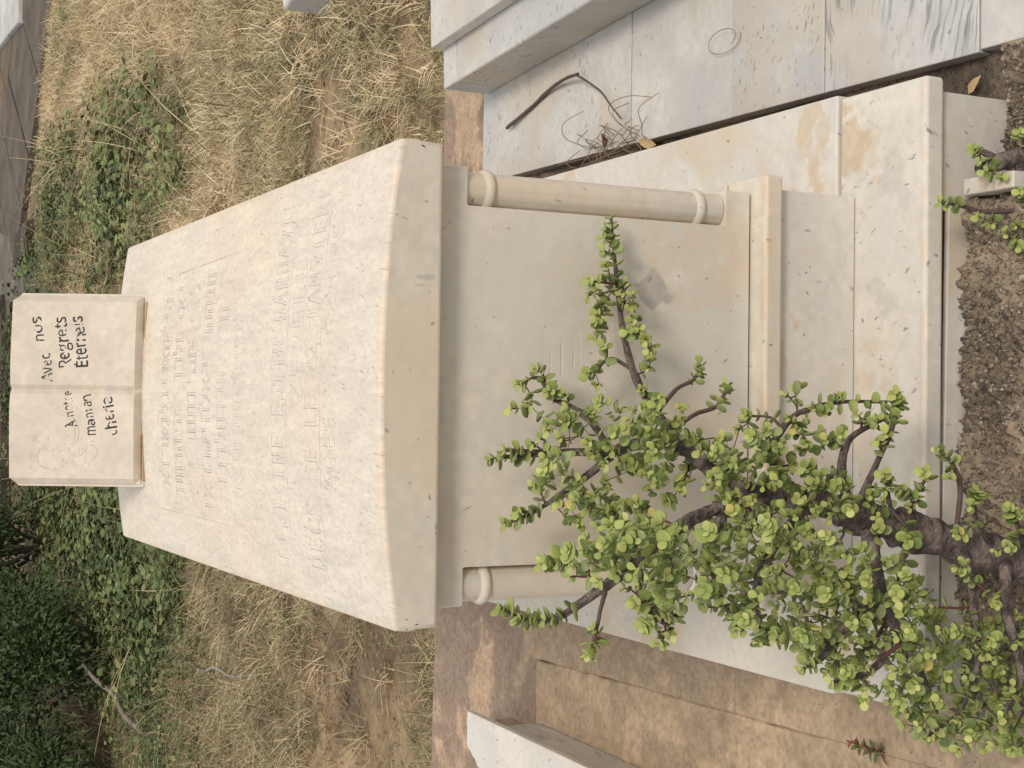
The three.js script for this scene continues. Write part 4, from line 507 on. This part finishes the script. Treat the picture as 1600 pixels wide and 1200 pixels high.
// broad-leaved weeds
const leafBlade = (o, p, d, up, L, W) => { const s = d.clone().cross(up).normalize(), n = s.clone().cross(d).normalize(), k = o.pos.length / 3; for (const [t, w, h] of [[0, 0.05, 0], [0.3, 0.9, 0.06], [0.3, -0.9, 0.06], [0.32, 0, -0.02], [0.68, 0.72, 0.04], [0.68, -0.72, 0.04], [0.7, 0, -0.03], [1, 0, -0.12]]) { const q = p.clone().addScaledVector(d, t * L).addScaledVector(s, w * W * 0.5).addScaledVector(n, h * L); o.pos.push(q.x, q.y, q.z); } for (const f of [[0, 1, 3], [0, 3, 2], [1, 4, 3], [3, 4, 6], [3, 6, 5], [3, 5, 2], [4, 7, 6], [6, 7, 5]]) o.idx.push(...f.map((q) => q + k)); };
function weed(seed, n, h, L0, L1, spread) { const o = { pos: [], idx: [] }, r = RNG(seed); for (let i = 0; i < n; i++) { const a = r() * 6.28, R = spread * Math.sqrt(r()), p = V(Math.cos(a) * R, h * (0.15 + 0.85 * r()) * (1 - 0.5 * R / spread), Math.sin(a) * R), b = r() * 6.28, d = V(Math.cos(b), U(-0.5, 0.35, r), Math.sin(b)).normalize(), L = U(L0, L1, r); leafBlade(o, p, d, V(U(-0.4, 0.4, r), 1, U(-0.4, 0.6, r)).normalize(), L, L * U(0.6, 0.85, r)); if (r() < 0.35) bladeStrip(o, V(p.x * 0.4, 0, p.z * 0.4), V(p.x, 0, p.z).normalize(), Math.max(0.03, p.y), 0.004, 0.2, r); } return toGeo(o); }
const mWeed = new THREE.MeshPhysicalMaterial({ color: 0xffffff, roughness: 0.6, specularIntensity: 0.4, side: THREE.DoubleSide });
const greens = [[0.095, 0.135, 0.048], [0.135, 0.170, 0.065], [0.070, 0.105, 0.040], [0.19, 0.21, 0.085], [0.17, 0.15, 0.08]];
const disc = (cx, cz, rx, rz) => (r) => { const a = r() * 6.28, R = 1.15 * Math.pow(r(), 0.85); return [cx + rx * R * Math.cos(a), cz + rz * R * Math.sin(a)]; };
const w1 = weed(21, 34, 0.24, 0.025, 0.070, 0.20), w2 = weed(22, 40, 0.20, 0.015, 0.042, 0.18);
scatter('weeds', 'patch of green broad-leaved weeds right of the tomb', w1, 170, mWeed, [...greens, [0.17, 0.215, 0.08], [0.21, 0.245, 0.095]], disc(1.5, -8.0, 0.62, 1.8), 0.6, 1.2, 321, 0.2);
scatter('weeds', 'green weeds creeping toward the far flagstones', w2, 130, mWeed, greens, disc(1.55, -10.0, 0.5, 0.9), 0.7, 1.3, 322, 0.2);
scatter('weeds', 'low green weeds by the far white block', w2, 70, mWeed, greens, disc(2.95, -9.7, 0.6, 0.7), 0.4, 0.9, 323, 0.2);
scatter('weeds', 'dark green weeds around the timber frame behind the book', w1, 150, mWeed, greens.slice(0, 3), disc(0.1, -10.9, 1.1, 1.3), 0.7, 1.2, 324, 0.2);
scatter('weeds', 'broad-leaved weeds behind the left corner of the tomb', w1, 190, mWeed, greens.slice(0, 4), disc(-0.95, -8.2, 0.8, 1.9), 0.8, 1.4, 325, 0.2);
scatter('weeds', 'low weeds and seedlings before the dark bushes', w2, 210, mWeed, greens.slice(0, 4), disc(-1.6, -6.9, 0.9, 1.2), 0.7, 1.3, 326, 0.2);
// bushes
function bush(cx, cz, rx, ry, rz, n, label, seed, L = 0.045) {
  const r = RNG(seed), t = thing('bush', label, 'bush', 'dark bushes at the edge of the graves'); t.position.set(cx, gyAt(cx, cz), cz);
  const stems = [], o = { pos: [], idx: [] };
  for (let i = 0; i < 9; i++) { const a = r() * 6.28, k = U(0.3, 0.75, r); stems.push(tube([[0, -0.02, 0, 0.022], [Math.cos(a) * rx * k * 0.4, ry * 0.5, Math.sin(a) * rz * k * 0.4, 0.014], [Math.cos(a) * rx * k, ry * U(0.9, 1.4, r), Math.sin(a) * rz * k, 0.004]], 10, 6, 0.15, i)); }
  const lobes = []; for (let i = 0; i < 26; i++) { const a = r() * 6.28, b = Math.acos(U(-0.2, 1, r)), k = U(0.55, 0.95, r); lobes.push([Math.cos(a) * Math.sin(b) * rx * k, ry * (0.75 + Math.cos(b) * k * 0.95), Math.sin(a) * Math.sin(b) * rz * k, U(0.16, 0.36, r)]); }
  for (let i = 0; i < n; i++) { const q = lobes[Math.floor(r() * lobes.length)], a = r() * 6.28, b = Math.acos(U(-1, 1, r)), R = q[3] * Math.pow(r(), 0.35), d = V(Math.cos(a) * Math.sin(b), Math.cos(b), Math.sin(a) * Math.sin(b)), p = V(q[0], q[1], q[2]).addScaledVector(d, R); if (p.y < 0.02) continue; const e = d.clone().add(V(U(-0.8, 0.8, r), U(-0.6, 0.6, r), U(-0.8, 0.8, r))).normalize(); leafBlade(o, p, e, V(U(-0.7, 0.7, r), 1, U(-0.4, 0.8, r)).normalize(), L * U(0.6, 1.3, r), L * U(0.35, 0.6, r)); }
  part('stems', mergeGeometries(stems), mBark, t);
  const g = toGeo(o), c = new Float32Array(g.attributes.position.count * 3); for (let i = 0; i < c.length; i += 24) { const q = [[0.045, 0.075, 0.028], [0.065, 0.10, 0.038], [0.035, 0.058, 0.023], [0.09, 0.125, 0.05]][Math.floor(r() * 4)]; for (let k = 0; k < 24; k += 3) { c[i + k] = q[0]; c[i + k + 1] = q[1]; c[i + k + 2] = q[2]; } } g.setAttribute('color', new THREE.BufferAttribute(c, 3));
  const m = part('foliage', g, mBush, t); m.userData.kind = 'stuff'; return t;
}
const mBush = new THREE.MeshPhysicalMaterial({ vertexColors: true, roughness: 0.6, specularIntensity: 0.4, side: THREE.DoubleSide });
bush(-1.95, -8.6, 0.85, 0.55, 0.8, 16000, 'large dark green bush nearest the tomb, left of the broad-leaved weeds', 41);
bush(-1.20, -10.5, 0.70, 0.50, 0.8, 11000, 'dark small-leaved bush closest to the timber frame', 42);
bush(-2.85, -10.0, 0.85, 0.70, 0.9, 13000, 'dark bush at the outer left, behind the low green bush', 43);
bush(-2.0, -12.4, 0.95, 0.8, 0.8, 11000, 'tall dark bush farthest from the tomb', 45);
bush(-2.65, -7.8, 0.50, 0.34, 0.5, 6000, 'low green bush at the outer left, in front of the dark bushes', 44, 0.04);
{ // the tree that keeps the far left corner in shade
  const r = RNG(47), t = thing('tree', 'leafy tree overhanging and shading the dark bushes at the far left', 'tree'); t.position.set(-4.6, -0.15, -10.8);
  part('trunk', tube([[0, -0.1, 0, 0.22], [0.15, 1.2, 0.1, 0.18], [0.5, 2.4, 0.2, 0.15], [1.0, 3.6, 0.4, 0.10], [1.5, 4.6, 0.5, 0.05]], 40, 12, 0.15, 4), mBark, t);
  const o = { pos: [], idx: [] }, lobes = [];
  for (let i = 0; i < 16; i++) { const a = i / 16 * 6.28 + r(), R = U(0.8, 2.3, r), e = V(1.2 + Math.cos(a) * R, U(2.9, 4.8, r), 0.3 + Math.sin(a) * R * 1.15); part('limb', tube([[0.55, 2.5, 0.2, 0.07], [mix(0.55, e.x, 0.5), mix(2.5, e.y, 0.45), mix(0.2, e.z, 0.5), 0.045], [e.x, e.y, e.z, 0.012]], 16, 7, 0.15, i), mBark, t); for (let k = 0; k < 4; k++) lobes.push([e.x + U(-0.5, 0.5, r), e.y + U(-0.3, 0.5, r), e.z + U(-0.5, 0.5, r), U(0.35, 0.7, r)]); }
  for (let i = 0; i < 15000; i++) { const q = lobes[Math.floor(r() * lobes.length)], a = r() * 6.28, b = Math.acos(U(-1, 1, r)), R = q[3] * Math.pow(r(), 0.4), dd = V(Math.cos(a) * Math.sin(b), Math.cos(b), Math.sin(a) * Math.sin(b)); leafBlade(o, V(q[0], q[1], q[2]).addScaledVector(dd, R), dd.clone().add(V(U(-0.8, 0.8, r), U(-0.9, 0.3, r), U(-0.8, 0.8, r))).normalize(), V(U(-0.5, 0.5, r), 1, U(-0.5, 0.5, r)).normalize(), U(0.09, 0.15, r), U(0.04, 0.07, r)); }
  const g = toGeo(o), cc = new Float32Array(g.attributes.position.count * 3); for (let i = 0; i < cc.length; i += 3) { cc[i] = 0.06; cc[i + 1] = 0.095; cc[i + 2] = 0.035; } g.setAttribute('color', new THREE.BufferAttribute(cc, 3)); const m = part('crown', g, mBush, t); m.userData.kind = 'stuff';
}

// ---------------------------------------------------------------- sticks, tendrils and other small litter
const stick = (pts, label, m = mTwig, group) => single('stick', tube(pts, 30, 7, 0.16, 5), m, label, 'stick', group);
const mDead = new THREE.MeshStandardMaterial({ color: new THREE.Color().setRGB(0.22, 0.185, 0.15), roughness: 0.95, bumpMap: barkBump, bumpScale: 0.004 });
const mPaleStick = new THREE.MeshStandardMaterial({ color: new THREE.Color().setRGB(0.33, 0.305, 0.275), roughness: 0.95, bumpMap: barkBump, bumpScale: 0.004 });
stick([[-1.72, 0.14, -7.75, 0.010], [-1.78, 0.11, -7.5, 0.014], [-1.84, 0.05, -7.25, 0.013], [-1.93, 0.03, -7.0, 0.016], [-2.0, -0.05, -6.7, 0.017]], 'grey dead branch slanting through the weeds by the bushes', mDead);
stick([[-1.47, -0.06, -6.05, 0.005], [-1.43, -0.05, -5.85, 0.0075], [-1.44, -0.055, -5.6, 0.007], [-1.38, -0.05, -5.35, 0.0085], [-1.385, -0.06, -5.1, 0.007], [-1.32, -0.065, -4.75, 0.005]], 'whitish peeled stick lying on dry grass left of the tomb', mPaleStick);
stick([[-0.86, -0.02, -5.95, 0.006], [-0.82, 0.0, -5.6, 0.007], [-0.72, -0.02, -5.3, 0.006], [-0.62, -0.06, -5.0, 0.004]], 'thin grey twig in the grass behind the left edge of the cover slab', mPaleStick);
stick([[0.828, 0.066, -1.826, 0.006], [0.868, 0.057, -1.68, 0.0055], [0.897, 0.062, -1.559, 0.0055], [0.905, 0.075, -1.44, 0.005], [0.9, 0.085, -1.352, 0.0045]], 'long dark twig lying on the marble paving, its thicker half');
stick([[0.898, 0.084, -1.36, 0.0035], [0.865, 0.075, -1.30, 0.003], [0.83, 0.07, -1.245, 0.0026], [0.79, 0.062, -1.21, 0.0022], [0.747, 0.056, -1.165, 0.0018]], 'thin bent end of the dark twig pointing to the dry tendrils');
{
  const r = RNG(91), mTendril = new THREE.MeshStandardMaterial({ color: new THREE.Color().setRGB(0.24, 0.18, 0.125), roughness: 0.9 }), gs = [];
  for (let i = 0; i < 46; i++) { const x = 0.672 + U(-0.03, 0.03, r), z = -1.19 + U(-0.12, 0.13, r), a = r() * 6.28, L = U(0.05, 0.16, r), c = U(-2, 2, r), p = []; for (let k = 0; k < 5; k++) { const t = k / 4, b = a + c * t; p.push([clamp(x + Math.cos(b) * L * t, 0.60, 0.9), 0.025 + Math.sin(t * Math.PI) * L * U(0.35, 0.8, r) + 0.03 * t, z + Math.sin(b) * L * t, 0.0011]); } gs.push(tube(p, 18, 4, 0, 1)); }
  single('dry_tendrils', mergeGeometries(gs), mTendril, 'tangle of curling dry tendrils in the gap beside the base', 'tendrils');
  const loop = []; for (let i = 0; i <= 14; i++) { const a = i / 14 * 7.4 + 1.2; loop.push([0.852 + Math.cos(a) * 0.030 * (1 - i * 0.012), 0.053 + 0.0012 * i, -0.685 + Math.sin(a) * 0.062, 0.0009]); }
  single('dry_tendril', tube(loop, 90, 4, 0, 1), mTendril, 'single looped dry tendril lying flat on the marble paving', 'tendril');
  const bark = tube([[0.668, 0.01, -1.30, 0.010], [0.690, 0.045, -1.26, 0.009], [0.712, 0.075, -1.23, 0.005]], 10, 7, 0.3, 2); bark.computeVertexNormals();
  single('bark_strip', bark, new THREE.MeshStandardMaterial({ color: new THREE.Color().setRGB(0.20, 0.11, 0.085), roughness: 0.9 }), 'reddish brown strip of bark standing in the tendril tangle', 'bark');
  const o = { pos: [], idx: [] }; leafBlade(o, V(0, 0, 0), V(0.3, 0.35, -0.9).normalize(), V(-0.3, 0.8, 0.6), 0.07, 0.032); const lf = single('dry_leaf', toGeo(o), new THREE.MeshStandardMaterial({ color: new THREE.Color().setRGB(0.50, 0.36, 0.19), roughness: 0.8, side: THREE.DoubleSide }), 'curled tan dry leaf at the edge of the tendril tangle', 'leaf'); lf.position.set(0.655, 0.035, -1.02);
  const o2 = { pos: [], idx: [] }; leafBlade(o2, V(0, 0, 0), V(0.6, 0.1, 0.7).normalize(), V(-0.1, 1, 0.2), 0.045, 0.02); const l2 = single('dry_leaf', toGeo(o2), lf.material, 'small dry leaf on dirt before the base corner', 'leaf'); l2.position.set(0.585, 0.03, 0.10);
  const tw = (p, label) => single('dry_twig', tube(p, 14, 5, 0.1, 3), mTendril, label, 'twig');
  tw([[0.13, 0.142, 0.235, 0.0012], [0.19, 0.143, 0.26, 0.0013], [0.235, 0.142, 0.30, 0.001]], 'hair-thin dry twig lying on the bed soil, nearest the kerb stone');
  tw([[-0.05, 0.137, 0.26, 0.001], [-0.085, 0.138, 0.275, 0.001], [-0.11, 0.136, 0.30, 0.0008]], 'hair-thin dry twig lying on the bed soil, nearest the shrub trunk');
}
{ // small reddish weed in a crack of the concrete
  const r = RNG(95), t = thing('small_weed', 'small reddish green weed growing on the concrete left of the shrub', 'weed'); t.position.set(-0.745, 0.0, -0.16);
  const o = { pos: [], idx: [] }; for (let i = 0; i < 26; i++) { const h = i / 26 * 0.075, a = i * 2.4, d = V(Math.cos(a), U(-0.1, 0.5, r), Math.sin(a)).normalize(); leafBlade(o, V(0.35 * h, h + 0.006, -0.2 * h), d, V(U(-0.3, 0.3, r), 1, 0.2).normalize(), U(0.016, 0.032, r) * (1.2 - h * 6), U(0.006, 0.011, r)); }
  const g = toGeo(o), c = new Float32Array(g.attributes.position.count * 3); for (let i = 0; i < c.length; i += 24) { const q = [[0.13, 0.15, 0.05], [0.10, 0.13, 0.045], [0.22, 0.085, 0.05]][Math.floor(r() * 3)]; for (let k = 0; k < 24; k += 3) { c[i + k] = q[0]; c[i + k + 1] = q[1]; c[i + k + 2] = q[2]; } } g.setAttribute('color', new THREE.BufferAttribute(c, 3));
  part('leaves', g, mBush, t); part('stem', tube([[0, 0, 0, 0.002], [0.012, 0.04, -0.008, 0.0018], [0.027, 0.08, -0.016, 0.001]], 8, 5, 0.1, 1), mShoot, t);
}

renderer.render(scene, camera);
